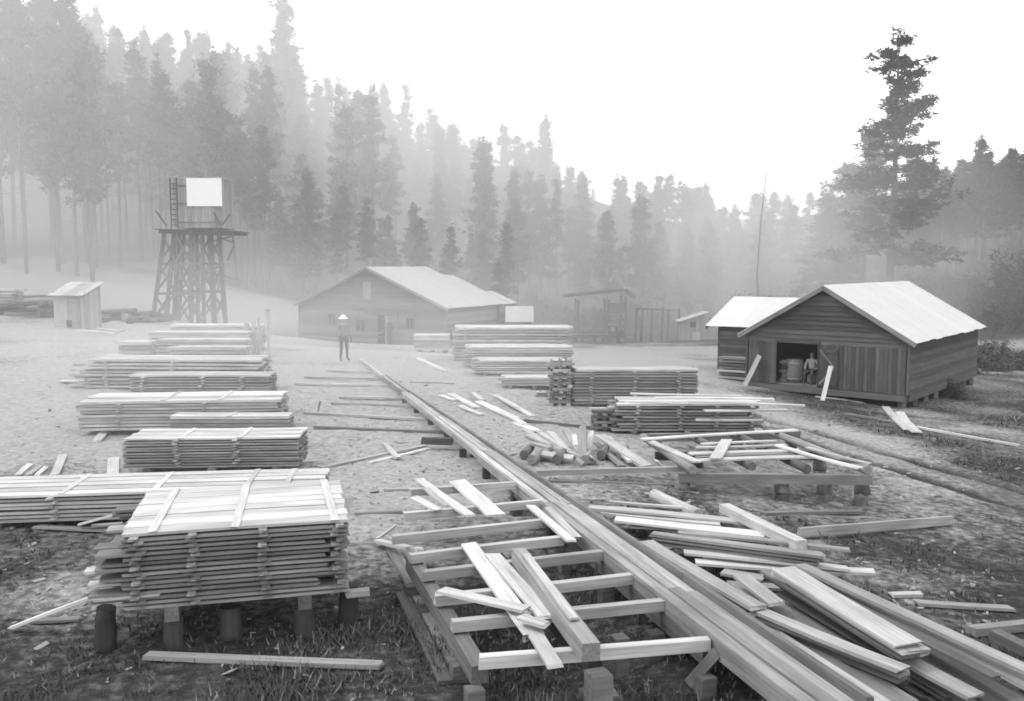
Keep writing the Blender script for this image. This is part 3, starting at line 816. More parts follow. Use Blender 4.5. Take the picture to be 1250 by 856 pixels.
# long stack behind it, running out of frame on the left
a1 = at(-70, 607, .55); a2 = at(392, 593, .55)
stack('long low stack of pale wide boards running out of frame behind the front stack', a1, a2, 1.35, .12, .56, 7, 5, 'fresh', 'board', .05, stick=(.28, .55, .8), ts=.6, top_cross=(.3, .54, .79, .9), gapf=.16)
# the row of stacks going back on the left
b0 = at(152, 575, .1); b1 = at(365, 572, .1)
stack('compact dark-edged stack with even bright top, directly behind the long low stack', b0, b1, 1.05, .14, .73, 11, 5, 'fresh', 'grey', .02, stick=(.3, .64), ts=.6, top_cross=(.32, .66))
b0 = PD(207, 507, 19.4); b1 = PD(352, 505, 19.4)
stack('short narrow stack half hidden behind the compact dark-edged one', b0, b1, .5, .1, .74, 8, 3, 'fresh', 'grey', .02, ts=.85, top_cross=(.5,))
b0 = at(96, 531, .05); b1 = at(341, 527, .05)
stack('long light stack on blocks with paler upper layers, middle of the left row', b0, b1, 1.5, .14, .84, 9, 6, 'fresh', 'board', .05, stick=(.2, .62), ts=.78, top_cross=(.42, .7))
b0 = PD(158, 474, 23.6); b1 = PD(329, 474, 23.6)
stack('square-edged tall stack with three upright sticker lines on its front', b0, b1, .75, .14, 1.13, 13, 4, 'fresh', 'grey', .015, stick=(.1, .52, .8), ts=.66, stickmat='fresh')
b0 = PD(104, 466, 27.4); b1 = PD(318, 466, 27.2)
stack('ragged stack with dark gaps at its left end behind the square-edged stack', b0, b1, 1.3, .25, 1.16, 8, 5, 'fresh', 'board', .10, stick=(.12, .5), ts=.6, left_out=(.4, .8))
for i, (xa, xb, py, D, dp, nl, lab) in enumerate(((205, 300, 423, 30.2, .8, 7, 'lowest of the small stacks at the far end of the left row'),
        (190, 300, 414, 32.2, .8, 8, 'small stack with one pale top board, second in the far left cluster'),
        (180, 300, 405, 34.2, .9, 8, 'wide pale stack in the far left cluster below the water tower'),
        (206, 317, 396, 37.0, .9, 9, 'rearmost small stack just under the water tower legs'))):
    p0 = PD(xa, py, D); p1 = PD(xb, py, D); g = h((p0[0]+p1[0])/2, p0[1])
    stack(lab, p0, p1, dp, g + .12, p0[2], nl, 3, 'fresh', 'board', .05, ts=.8, stick=(), top_cross=(.55,))
p0 = PD(143, 416, 33); p1 = PD(182, 415, 33)
stack('tiny pile of short boards left of the far left cluster', p0, p1, .8, h(p0[0], p0[1]) + .05, p0[2] - .02, 5, 3, 'fresh', 'board', .05, ts=.8, bear=2)
# upright crate end and post behind the cluster
p0 = PD(306, 424, 35); g = h(p0[0], p0[1])
q = tag(empty('post_rack', (p0[0], p0[1], g)), 'pale upright posts at the right end of the far left cluster', 'posts')
for px, top, wv in ((300, 394, .16), (309, 393, .12), (315, 388, .09)):
    x = (px - CX)/FPX*35; post('post', x, 35, g - .2, zpix(top, 35), wv, 'upright_light', q)
p0 = PD(327, 420, 36.5); q = tag(empty('marker_post', (p0[0], p0[1], h(p0[0], p0[1]))), 'single thin pale post standing right of the post rack', 'post')
post('shaft', p0[0], 36.5, h(p0[0], 36.5) - .2, zpix(379, 36.5), .1, 'upright_light', q); boxobj('cap', (.2, .14, .05), T(p0[0], 36.5, zpix(379, 36.5) + .02), 'upright_light', q)

# stacks right of the runway
def rstack(label, xa, xb, ytop, D, depth, nl, na, zb=None, **kw):
    p0 = PD(xa, ytop, D); p1 = PD(xb, ytop, D); g = h((p0[0]+p1[0])/2, p0[1])
    return stack(label, p0, p1, depth, (g + .13) if zb is None else zb, p0[2], nl, na, **kw)
rstack('tallest stack of pale boards in the middle of the yard', 553, 697, 399, 37, 1.7, 11, 5, ts=.7, ragged=.12, stick=(.1,.9))
rstack('pale stack of medium height in front of the tallest stack', 567, 697, 423, 34, 1.3, 9, 4, ts=.7, ragged=.12)
rstack('low pale stack between the medium one and a knee-high pile', 578, 690, 439, 31.6, 1.1, 6, 4, ts=.7, ragged=.14)
rstack('knee-high ragged pile with dark end timbers beside the runway', 612, 692, 461, 28.6, .9, 3, 4, ts=.85, ragged=.15)
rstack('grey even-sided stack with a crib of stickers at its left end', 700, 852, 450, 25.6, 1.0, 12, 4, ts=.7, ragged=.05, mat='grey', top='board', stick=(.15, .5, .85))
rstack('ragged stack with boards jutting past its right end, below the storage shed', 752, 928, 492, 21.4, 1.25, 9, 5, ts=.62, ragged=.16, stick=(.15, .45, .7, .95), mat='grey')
# boards jutting to the right on that stack
for i, (xa, xb, ya, yb, zz) in enumerate(((840, 982, 489, 494, .90), (800, 945, 484, 486, .91), (860, 962, 501, 500, .74), (850, 930, 512, 512, .55), (770, 905, 480, 483, .915))):
    a = W(xa, ya, zz); b = W(xb, yb, zz)
    q = plank('jutting_board', a, b, .2, .03, 'fresh', None, warp=.3)
    tag(q, ('long pale board jutting furthest right over the ragged stack', 'second pale board laid crooked on top of the ragged stack', 'thin board sticking out of the upper side of the ragged stack', 'dark thin board sticking out low at the right of the ragged stack', 'short-looking pale board at the back of the ragged stack top')[i], 'board', 'boards on the ragged stack')
def crib(label, px, D, ytop, w, nl, name='sticker_crib'):
    p = PD(px, ytop, D); g = h(p[0], p[1]); par = tag(empty(name, (p[0], p[1], g)), label, 'crib')
    n_ = nl; pz = (p[2] - g)/n_
    for k in range(n_):
        for s in (-.4, 0, .4):
            if k % 2: M = T(p[0] + random.uniform(-.03, .03), p[1] + s*w, g + pz*(k+.5))
            else: M = T(p[0] + s*w, p[1], g + pz*(k+.5)) @ Matrix.Rotation(math.pi/2, 4, 'Z')
            boxobj('crib_stick', (w*random.uniform(.75, 1.3), random.uniform(.07, .13), pz*.85), M @ Matrix.Rotation(random.uniform(-.12, .12), 4, 'Z'), random.choice(('weathered', 'grey', 'board')), par)
crib('dark criss-cross crib of short sticks at the corner of the grey even-sided stack', 684, 25.8, 438, .62, 15)
crib('dark little block crib beside the knee-high pile', 663, 27.4, 478, .4, 5)
crib('light block crib at the left end of the ragged stack', 737, 21.9, 499, .55, 8)

# ------------------------------------------------------------------ plank runway
wayA, wayB = W(1060, 890, .56), W(440, 438, .26)
wdir = (wayB - wayA)[:2]; wlen = float(np.linalg.norm(wdir)); wdir /= wlen; wn_ = np.array([-wdir[1], wdir[0]])   # wn_ points left (towards -x)
way = tag(empty('plank_runway', (*((wayA+wayB)[:2]/2), 0)), 'long raised plank runway with dark side rail crossing the yard to the sawmill', 'runway')
def wp(s, off, z=0): 
    q = wayA[:2] + wdir*s + wn_*off; return (q[0], q[1], .56 - .30*s/wlen + z)
s = 0.; k = 0
segs = [0, 3.1, 6.9, 11.0, 15.2, 19.8, 24.2, wlen]
def taper(s): return 1 - .52*min(1, max(0, (s - 5)/15))          # the runway narrows towards the sawmill
for off, w, zz in ((.17, .14, 0), (.02, .145, .012), (-.13, .14, -.006)):
    for i in range(len(segs) - 1):
        a, b = segs[i] + (0 if i == 0 else off*.6), segs[i+1] + off*.6 - .012
        if i >= 5 and abs(off) > .1: continue
        plank('runway_plank', wp(a, off*taper(a) + random.uniform(-.008, .008), zz), wp(b, off*taper(b) + random.uniform(-.008, .008), zz + random.uniform(-.006, .006)), w*taper(b), .05, 'board' if i > 0 else 'grey', way, warp=.12)
for i in range(len(segs) - 1):
    a, b = segs[i] + .3, min(segs[i+1] + .29, wlen)
    if i < 6: plank('side_rail', wp(a, -.245*taper(a), .07 - .01*i), wp(b, -.245*taper(b), .07 - .01*(i+1)), .07 - .005*i, .12 - .01*i, 'weathered' if i < 5 else 'grey', way, warp=.1)
    plank('edge_beam', wp(a - .3, .185*taper(a) if i < 5 else .04, -.052), wp(b - .31, .185*taper(b) if i < 5 else .04, -.052), .11*taper(b), .15 if i < 3 else .10, 'grey', way, warp=.1)
    if i < 5: plank('edge_beam', wp(a - .3, -.17*taper(a), -.058), wp(b - .31, -.17*taper(b), -.058), .11*taper(b), .15 if i < 3 else .10, 'weathered', way, warp=.1)
k = 1.0
while k < wlen - .5:
    q = wp(k, 0); 
    for off in ((.17, -.15) if k < 14 else (.05,)):
        w2 = wp(k, off*taper(k)); g = h(w2[0], w2[1])
        if w2[2] - .235 - g > .03: post('trestle_post', w2[0], w2[1], g - .1, w2[2] - .23, .13, 'dark_timber', way, math.atan2(wdir[1], wdir[0]))
    k += 1.9

# ------------------------------------------------------------------ skid frame in the foreground
fr_ = tag(empty('skid_frame', (*W(700, 740, 0)[:2], 0)), 'empty low frame of parallel joists beside the runway, nearest in the middle', 'frame')
zj = .5
def joist(a, b, w=.10, hgt=.10, mat='grey', z=zj):
    plank('joist', W(*a, z), W(*b, z), w, hgt, mat, fr_, warp=.12)
J = [((584, 801), (866, 779)), ((552, 757), (816, 731)), ((531, 727), (777, 700)), ((516, 697), (742, 671)), ((500, 676), (686, 654)), ((479, 654), (662, 634)), ((493, 626), (662, 610)), ((500, 597), (628, 588))]
for i, (a, b) in enumerate(J): joist(a, b, .105 if i < 5 else .095, .11, 'board')
plank('stringer', W(503, 678, zj - .135), W(586, 812, zj - .135), .16, .18, 'weathered', fr_, warp=.1)
plank('stringer', W(626, 588, zj - .135), W(866, 790, zj - .135), .14, .18, 'weathered', fr_, warp=.1)
plank('stringer', W(600, 668, zj - .14), W(727, 800, zj - .14), .14, .16, 'dark_timber', fr_, warp=.1)
def fpost(px, py, w=.16, mat='weathered', zt=zj - .32):
    q = W(px, py, zj); post('post', q[0], q[1], h(q[0], q[1]) - .08, zt, w, mat, fr_, .35)
for p in ((579, 798), (735, 795), (862, 784), (757, 740), (560, 770), (800, 735), (519, 700), (740, 676), (630, 592), (503, 682), (640, 690), (690, 650)): fpost(*p)
fpost(731, 800, .2, 'grey', zj - .16)
q = W(731, 806, .3); boxobj('foot_block', (.34, .24, .10), T(q[0], q[1] - .02, h(q[0], q[1]) + .06) @ Matrix.Rotation(.2, 4, 'Z'), 'grey', fr_, .006)
a = W(876, 796, .42); b = G(842, 838, .03); M, L = frame_between(b, a); boxobj('brace', (L, .06, .1), M, 'weathered', fr_)

# ------------------------------------------------------------------ loose boards
def loose(label, a, b, za, zb, w, t, mat='fresh', cat='board', group=None, name='loose_board', roll=0, warp=.5, ground=False):
    if ground: p, q = G(*a, up=t + .01), G(*b, up=t + .01)
    else: p, q = W(*a, za), W(*b, zb)
    o = plank(name, p, q, w, t, mat, None, roll, warp)
    tag(o, label, cat, group)
    return o
gdk = 'boards lying on the skid frame'
loose('wide pale board lying lengthwise on the skid frame, left of the heavy beam', (572, 664), (652, 774), .53, .53, .2, .028, 'fresh', group=gdk)
loose('second pale board overlapping the lengthwise board, its end split', (601, 676), (668, 752), .556, .562, .19, .026, 'fresh', group=gdk)
loose('heavy squared beam lying along the skid frame over its near joist', (633, 670), (722, 786), .69, .69, .17, .17, 'board', 'beam', gdk, 'squared_beam', warp=.1)
loose('narrow bright board lying on the heavy beam near its end', (642, 677), (702, 757), .718, .718, .09, .026, 'fresh', group=gdk)
loose('pale board laid slantwise across the lengthwise boards', (538, 719), (644, 743), .60, .61, .17, .026, 'fresh', group=gdk, warp=.2)
loose('short board sticking out over the near edge of the skid frame', (640, 752), (678, 812), .555, .535, .15, .025, 'fresh', group=gdk)
loose('small board end lying across the split board tips', (636, 752), (668, 762), .63, .63, .14, .025, 'board', group=gdk)
loose('long pale board on the rear of the skid frame, left one of the pair', (512, 585), (574, 629), .532, .532, .15, .03, 'fresh', group=gdk)
loose('wide pale board on the rear of the skid frame, right one of the pair', (558, 586), (606, 628), .535, .535, .27, .03, 'fresh', group=gdk)
loose('short stub of board left of the rear pair', (505, 606), (535, 622), .53, .53, .14, .03, 'fresh', group=gdk)
loose('slim board under the left one of the rear pair', (520, 596), (546, 617), .532, .532, .1, .025, 'board', group=gdk)
loose('pale board lying against the runway, its end on the fourth joist', (648, 616), (697, 658), .532, .532, .13, .03, 'fresh', group=gdk)
loose('narrow board squeezed between its neighbour and the runway', (668, 619), (705, 656), .531, .531, .11, .03, 'fresh', group=gdk)
ggr = 'boards lying on the ground'
loose('weathered long board on the grass left of the skid frame', (480, 674), (556, 815), 0, 0, .16, .04, 'grey', group=ggr, ground=True, warp=.2)
loose('grey split board on the grass, outermost left of the skid frame', (490, 727), (544, 836), 0, 0, .15, .04, 'weathered', group=ggr, ground=True, warp=.2)
loose('short stick pointing up-right at the left corner of the skid frame', (461, 656), (482, 641), .1, .25, .08, .03, 'fresh', group=ggr)
loose('bent slab running from the short stick to the corner joist', (461, 659), (512, 670), .1, .38, .12, .04, 'board', group=ggr)
loose('single flat board lying alone in front of the nearest stack', (178, 804), (467, 816), 0, 0, .13, .045, 'board', group=ggr, ground=True, warp=.1)
loose('bright stick leaning down left from the end of the nearest stack', (14, 764), (112, 727), .06, .42, .09, .03, 'fresh', group=ggr)
loose('short board on the grass under the ragged end of the nearest stack', (38, 761), (100, 758), .0, .0, .1, .03, 'grey', group=ggr, ground=True)
loose('grey board on the grass between the nearest stack and the long low one', (44, 645), (150, 650), 0, 0, .14, .03, 'grey', group=ggr, ground=True)
loose('pale board propped on the long low stack behind the nearest stack', (96, 639), (160, 622), .12, .42, .1, .03, 'fresh', group=ggr)
loose('short pale board under the propped one', (112, 641), (150, 638), .1, .12, .1, .03, 'board', group=ggr)
for i, (a, b, w) in enumerate((((22, 581), (37, 568), .12), ((34, 582), (49, 571), .1), ((45, 582), (56, 572), .1), ((66, 583), (77, 558), .16), ((138, 581), (139, 560), .22))):
    loose(('leftmost stub of board poking up behind the long low stack', 'second stub poking up behind the long low stack', 'third stub poking up behind the long low stack', 'wide pale board leaning out behind the long low stack', 'short wide board lying endwise beside the compact stack')[i], a, b, .1, .12, w, .03, 'fresh', group=ggr, ground=True)
loose('pale board end under the left corner of the middle long stack', (118, 540), (127, 530), 0, 0, .2, .04, 'fresh', group=ggr, ground=True)
loose('bright board jutting left from the ragged rear stack, low one', (75, 464), (150, 468), .35, .35, .3, .03, 'fresh', group=ggr)
loose('bright board jutting left from the ragged rear stack, slanting one', (70, 460), (112, 452), .2, .55, .25, .03, 'fresh', group=ggr)
# crossed sticks in the trodden yard
loose('light stick of the crossed pair in the trodden yard', (392, 572), (520, 545), 0, 0, .09, .03, 'fresh', group=ggr, ground=True)
loose('short thick stick crossing it in the trodden yard', (470, 544), (486, 562), 0, 0, .13, .04, 'fresh', group=ggr, ground=True)
loose('second light stick beside the crossing in the trodden yard', (452, 566), (528, 548), 0, 0, .11, .03, 'fresh', group=ggr, ground=True)
loose('thin stake stuck upright in the yard left of the runway', (388, 502), (391, 488), 0.02, .42, .05, .04, 'fresh', 'stake', ggr, 'stake', warp=0)
loose('long thin pole on the ground left of the skid frame', (432, 629), (492, 627), 0, 0, .09, .04, 'grey', group=ggr, ground=True)
loose('long grey pole lying out to the left of the rear joist', (470, 600), (506, 599), 0, 0, .09, .04, 'board', group=ggr, ground=True)
# sunken sleepers to the left of the runway
for i, (a, b) in enumerate((((384, 524), (548, 530)), ((372, 506), (522, 514)), ((405, 494), (508, 498)), ((415, 486), (498, 488)), ((360, 470), (480, 472)), ((372, 462), (470, 464)), ((400, 454), (462, 456)))):
    loose(('lowest', 'second lowest', 'third lowest', 'middle', 'third highest', 'second highest', 'highest')[i] + ' of the half-buried sleepers left of the runway', a, b, 0, 0, .13, .06, 'board' if i else 'weathered', 'sleeper', 'half-buried sleepers left of the runway', 'sleeper', ground=True, warp=.05)
loose('dark beam end sticking out from under the runway', (515, 534), (552, 535), .3, .3, .16, .14, 'dark_timber', 'beam', ggr, 'squared_beam', warp=0)
loose('bright long beam lying left of the tall stacks', (511, 437), (543, 452), .18, .2, .2, .12, 'fresh', 'beam', ggr, 'squared_beam', warp=.1)
loose('pale board on the ground in the yard right of the runway top', (500, 467), (555, 469), 0, 0, .12, .04, 'board', group=ggr, ground=True)
# boards scattered right of the runway
sc = [((537, 484), (556, 490)), ((550, 482), (582, 499)), ((577, 481), (589, 490)), ((584, 492), (630, 513)), ((604, 483), (650, 509)), ((628, 517), (656, 528)), ((600, 497), (640, 519)), ((562, 497), (588, 508)), ((644, 533), (690, 552)), ((655, 527), (690, 549)), ((640, 526), (676, 548))]
lb = ['shortest', 'long bright', 'stubby', 'broad bright', 'outlying slim', 'blunt', 'half-covered', 'small inner', 'lower narrow', 'lower bright', 'lower grey']
for i, (a, b) in enumerate(sc):
    loose(lb[i] + ' board of the scatter beside the upper runway', a, b, 0, 0, (.16, .22, .16, .24, .16, .25, .2, .15, .15, .14, .13)[i], .04, 'fresh' if i < 8 else 'board', group='boards scattered beside the upper runway', ground=True, warp=.3)
loose('long straight pole lying across from the runway to the stump-legged skid', (655, 574), (846, 569), .22, .22, .10, .10, 'board', 'pole', ggr, 'pole', warp=.1)
loose('faint second pole lying below the straight pole', (662, 590), (840, 596), 0, 0, .09, .06, 'grey', 'pole', ggr, 'pole', ground=True, warp=.1)
loose('long grey pole at the foot of the grey even-sided stack', (640, 516), (740, 527), 0, 0, .1, .08, 'weathered', 'pole', ggr, 'pole', ground=True, warp=.1)
# slab heap
sh = tag(empty('slab_heap', G(720, 555)), 'heap of short slabs and offcuts fanned out beside the runway', 'slab heap')
for i, (a, b, za, zb, w) in enumerate((((672, 527), (700, 556), .35, .1, .2), ((690, 524), (712, 556), .4, .15, .15), ((700, 530), (706, 556), .4, .1, .12), ((711, 520), (713, 560), .6, .12, .14), ((722, 526), (716, 556), .45, .12, .12), ((732, 530), (790, 568), .3, .08, .24), ((742, 534), (770, 562), .2, .1, .14), ((728, 540), (760, 568), .15, .06, .14), ((750, 545), (785, 567), .2, .05, .12), ((703, 558), (712, 566), .2, .08, .2), ((722, 556), (732, 564), .2, .06, .16), ((650, 540), (672, 546), .3, .25, .2), ((655, 552), (700, 558), .2, .16, .2), ((680, 545), (725, 562), .22, .1, .2))):
    plank('slab', W(*a, za), W(*b, zb), w, .05, ('fresh', 'board', 'fresh', 'grey')[i % 4], sh, random.uniform(-.3, .3), .3)
for i, (px, py) in enumerate(((642, 556), (652, 562), (666, 556), (682, 562), (716, 562), (760, 556), (736, 556))):
    q = G(px, py + 4); log_obj('offcut', (q[0] - .05, q[1] - .2, q[2] + .12), (q[0] + .12, q[1] + .5, q[2] + .14), .10, .08, ('weathered', 'grey', 'board')[i % 3], sh, 8)

# ------------------------------------------------------------------ stump-legged skid, right
sk = tag(empty('stump_skid', G(945, 600)), 'low skid of beams on stumps covered with thrown boards, below the ragged stack', 'skid')
zs = .28
plank('sill_beam', W(828, 577, zs - .06), W(1064, 580, zs - .06), .16, .17, 'weathered', sk, warp=.1)
plank('sill_beam', W(786, 530, zs - .06), W(975, 526, zs - .06), .16, .17, 'weathered', sk, warp=.1)
plank('sill_beam', W(800, 552, zs - .06), W(1020, 552, zs - .06), .14, .15, 'dark_timber', sk, warp=.1)
for i, (a, b) in enumerate((((784, 533), (846, 574)), ((838, 530), (918, 570)), ((890, 527), (985, 573)), ((935, 525), (1060, 574)))):
    p, q = W(*a, zs + .03), W(*b, zs + .03); log_obj('skid_log', p, q, .075, .085, 'grey' if i in (0, 3) else 'weathered', sk, 9)
for px, py in ((832, 585), (954, 585), (1008, 583), (1052, 582), (800, 536), (900, 533), (968, 532), (850, 556), (1000, 556)):
    q = W(px, py, zs - .2); g = h(q[0], q[1])
    for k in range(2):
        zz0, zz1 = g - .08 + (zs - .24 - g + .08)*k/2, g - .08 + (zs - .24 - g + .08)*(k+1)/2
        log_obj('stump', (q[0] + random.uniform(-.04, .04), q[1], zz0), (q[0] + random.uniform(-.04, .04), q[1], zz1), .15, .13, 'weathered', sk, 8)
gsk = 'boards thrown on the stump-legged skid'
zb = zs + .14
loose('long pale board along the back edge of the stump-legged skid', (783, 535), (972, 524), zb, zb, .16, .03, 'fresh', group=gsk)
loose('short broad board lying endwise on the stump-legged skid', (887, 537), (873, 560), zb + .06, zb + .04, .22, .03, 'fresh', group=gsk)
loose('pale board running along the front of the stump-legged skid', (845, 561), (990, 556), zb, zb, .22, .03, 'fresh', group=gsk)
loose('pale board in the middle of the stump-legged skid', (842, 553), (975, 549), zb, zb, .2, .03, 'fresh', group=gsk)
loose('slim board behind the middle one on the stump-legged skid', (850, 546), (960, 543), zb, zb, .14, .03, 'board', group=gsk)
loose('slanting board over the right corner of the stump-legged skid', (950, 544), (1050, 572), zb + .03, zb + .03, .15, .03, 'fresh', group=gsk)
loose('second slanting board at the right end of the stump-legged skid', (985, 546), (1062, 566), zb + .03, zb, .1, .03, 'board', group=gsk)
loose('long board sloping along the left side of the stump-legged skid', (795, 538), (852, 563), zb, zb, .17, .03, 'board', group=gsk)
loose('narrow pale board near the back of the stump-legged skid', (856, 541), (948, 537), zb, zb, .1, .03, 'fresh', group=gsk)
loose('grey board between the middle and front ones on the stump-legged skid', (850, 557), (968, 553), zb - .01, zb - .01, .13, .025, 'grey', group=gsk)
loose('broken board hanging below the front beam of the stump-legged skid', (900, 580), (942, 588), .12, .06, .14, .03, 'grey', group=gsk)
loose('short plank on the grass under the stump-legged skid', (1000, 611), (1030, 620), 0, 0, .14, .03, 'grey', group=gsk, ground=True)
loose('pale slab upright at the left end of the stump-legged skid', (802, 561), (818, 578), .3, .02, .2, .04, 'fresh', group=gsk)

# ------------------------------------------------------------------ right-hand piles
pl = tag(empty('board_pile', (*W(1040, 760, 0)[:2], h(*W(1040, 760, 0)[:2]))), 'big fanned pile of long boards beside the runway, nearest on the right', 'board pile')
def pb(a, b, za, zb, w, t=.028, mat='board', warp=.3, par=pl, name='board', roll=0): return plank(name, W(*a, za), W(*b, zb), w, t, mat, par, roll, warp)
# top packet
for k in range(6):
    z = .66 - k*.042; s = random.uniform(-8, 8); mt = ('fresh', 'board', 'weathered', 'grey', 'weathered', 'dark_timber')[k]
    pb((957 + s*.4 - k*2, 694 + s*.25 + k*1.5), (1112 + s, 788 + s*.6 + k*3), z, z, .3, .026, mt)
pb((946, 700), (1128, 798), .58, .56, .12, .026, 'board'); pb((938, 697), (1100, 792), .5, .5, .2, .026, 'grey')
# long boards on its right
for k, (a, b, z, w, mt) in enumerate((((976, 688), (1268, 822), .60, .16, 'board'), ((985, 695), (1262, 836), .50, .16, 'grey'), ((975, 702), (1215, 826), .55, .12, 'weathered'), ((1000, 700), (1290, 850), .40, .2, 'weathered'), ((1040, 735), (1290, 880), .36, .2, 'weathered'), ((1075, 765), (1275, 895), .33, .2, 'dark_timber'), ((1090, 790), (1250, 900), .3, .2, 'weathered'), ((1100, 800), (1222, 890), .27, .2, 'weathered'), ((1010, 720), (1290, 905), .28, .22, 'dark_timber'))):
    pb(a, b, z, z - .02, w, .03, mt)
pb((1104, 802), (1192, 849), .44, .42, .2, .03, 'grey')
# packet to its left
for k in range(5):
    z = .55 - k*.05; s = random.uniform(-5, 5)
    pb((925 + s, 744 + s*.6 + k*4), (1104 + s, 816 + k*4), z, z, .16, .035, ('board', 'grey', 'weathered', 'grey', 'dark_timber')[k])
for k in range(3):
    pb((902 + k*9, 743 - k*2), (1096 + k*10, 868 - k*6), .44 - .05*k, .44 - .05*k, .14, .04, ('board', 'weathered', 'grey')[k])
pb((870, 730), (1060, 885), .36, .36, .12, .05, 'grey'); pb((852, 712), (1010, 826), .34, .34, .14, .04, 'weathered')
pb((930, 760), (1130, 900), .24, .22, .3, .03, 'weathered'); pb((960, 760), (1150, 890), .2, .2, .3, .03, 'dark_timber')
for k in range(26):
    f = random.random(); a = (870 + 150*f + random.uniform(-8, 8), 722 + 10*f + random.uniform(-12, 22)); ln = random.uniform(130, 210)
    z = random.uniform(.12, .34); pb(a, (a[0] + ln, a[1] + ln*random.uniform(.58, .68)), z, z - .02, random.uniform(.1, .22), .03, random.choice(('weathered', 'grey', 'weathered', 'dark_timber', 'board')))
# broad plank on the left of the pile
pb((789, 661), (926, 741), .60, .60, .2, .035, 'board'); pb((800, 668), (918, 745), .54, .54, .16, .03, 'weathered'); pb((905, 702), (948, 736), .5, .5, .2, .03, 'grey')
for a, b in (((880, 715), (1010, 700)), ((960, 800), (1130, 780)), ((1090, 850), (1260, 830)), ((812, 672), (860, 668))):
    p, q = W(*a, .16), W(*b, .16); p[2] = q[2] = .12 ; plank('bearer', p, q, .16, .2, 'dark_timber', pl, warp=0)
tp = tag(empty('crosswise_pile', (*W(900, 660, 0)[:2], h(*W(900, 660, 0)[:2]))), 'loose crosswise pile of bright boards between the runway and the grass', 'board pile')
def tb(a, b, za, zb, w, t=.03, mat='fresh'): pb(a, b, za, zb, w, t, mat, .35, tp)
for k in range(3): tb((795 + k*4, 650 + k*5), (1006 - k*3, 677 + k*4), .46 - k*.05, .46 - k*.05, .16, .035, ('grey', 'weathered', 'weathered')[k])
tb((829, 648), (1038, 669), .50, .48, .12, .03, 'board')
tb((718, 617), (919, 636), .36, .34, .2); tb((735, 625), (880, 640), .30, .30, .14, .03, 'board'); tb((752, 633), (932, 652), .40, .38, .26); tb((770, 640), (900, 648), .34, .34, .2, .03, 'board')
tb((836, 672), (1036, 692), .34, .30, .16); tb((850, 686), (1068, 698), .26, .22, .2); tb((882, 697), (932, 705), .24, .24, .2, .03, 'board'); tb((760, 627), (862, 630), .25, .25, .12, .03, 'grey'); tb((860, 682), (1000, 690), .2, .2, .22, .03, 'grey')
tb((745, 612), (850, 620), .2, .2, .1, .03, 'board'); tb((890, 712), (960, 716), .2, .2, .18, .03, 'grey')
for a, b in (((770, 620), (800, 650)), ((880, 640), (930, 672)), ((940, 668), (975, 702)), ((840, 655), (880, 690))):
    p, q = W(*a, .1), W(*b, .1); p[2] = q[2] = .17; plank('bearer', p, q, .14, .22, 'dark_timber', tp, warp=0)
loose('thick bright beam slanting over the crosswise pile', (884, 615), (978, 660), .42, .56, .17, .12, 'fresh', 'beam', ggr, 'squared_beam', warp=.1)
p, q = W(798, 604, .12), W(852, 629, .16); tag(log_obj('log', p, q, .10, .09, 'board'), 'short peeled log with dark end left of the thick bright beam', 'log')
loose('grey board lying on the grass right of the thick bright beam', (930, 629), (1052, 627), 0, 0, .13, .05, 'grey', group=ggr, ground=True)
loose('long dark-sided plank on edge on the grass right of the crosswise pile', (975, 657), (1162, 641), -.0, -.05, .06, .15, 'grey', group=ggr, ground=True, warp=.05)
loose('pale pointed board on the chips at the right of the big pile', (1118, 739), (1235, 746), 0, 0, .14, .04, 'board', group=ggr, ground=True)
loose('short pale board near the pointed one', (1086, 729), (1124, 728), 0, 0, .12, .04, 'board', group=ggr, ground=True)
loose('grey beam at the right picture edge, upper one', (1214, 768), (1262, 792), .12, .1, .14, .1, 'weathered', 'beam', ggr, 'squared_beam', warp=0)
loose('grey beam under it at the right picture edge', (1185, 776), (1260, 768), 0, 0, .14, .09, 'grey', 'beam', ggr, 'squared_beam', ground=True, warp=0)
# around the storage shed
loose('left pale board leaning by the shed doorway', (909, 471), (926, 434), 0, 0, .16, .035, 'fresh', group='boards leaning at the shed', warp=0)
o = bpy.data.objects['loose_board'] if False else None
def lean(label, foot, top_px, D_off, w, roll=0):
    p = G(*foot); d = ray(*top_px); t = (p[1] + D_off)/d[1]; q = CAM + d*t
    o = plank('leaning_board', p, q, w, .035, 'fresh', None, roll, 0); tag(o, label, 'board', 'boards leaning at the shed'); return o
# (replace the flat stand-in above with one that leans against the front wall)
for o in [o for o in bpy.data.objects if o.get('label') == 'left pale board leaning by the shed doorway']: bpy.data.objects.remove(o)
lean('left pale board leaning by the shed doorway', (909, 471), (927, 434), -.2, .2, R(75))
lean('right pale board leaning by the shed doorway', (1004, 489), (1014, 447), .6, .17)
loose('flat board at the foot of the right leaning board', (996, 485), (1035, 489), 0, 0, .16, .04, 'fresh', group=ggr, ground=True)
loose('slim board behind the flat one below the shed', (1028, 488), (1054, 493), 0, 0, .1, .04, 'grey', group=ggr, ground=True)
loose('left board of the small bright pair below the shed corner', (1081, 499), (1108, 527), 0, 0, .26, .04, 'fresh', group=ggr, ground=True)
loose('right board of the small bright pair below the shed corner', (1098, 506), (1119, 531), 0, 0, .3, .04, 'fresh', group=ggr, ground=True)
loose('long thin pole on the grass running to the right picture edge', (1118, 523), (1245, 546), 0, 0, .12, .06, 'fresh', 'pole', ggr, 'pole', ground=True, warp=.1)
loose('thin pole on the grass left of the small bright pair', (1030, 506), (1095, 517), 0, 0, .1, .05, 'grey', 'pole', ggr, 'pole', ground=True, warp=.1)
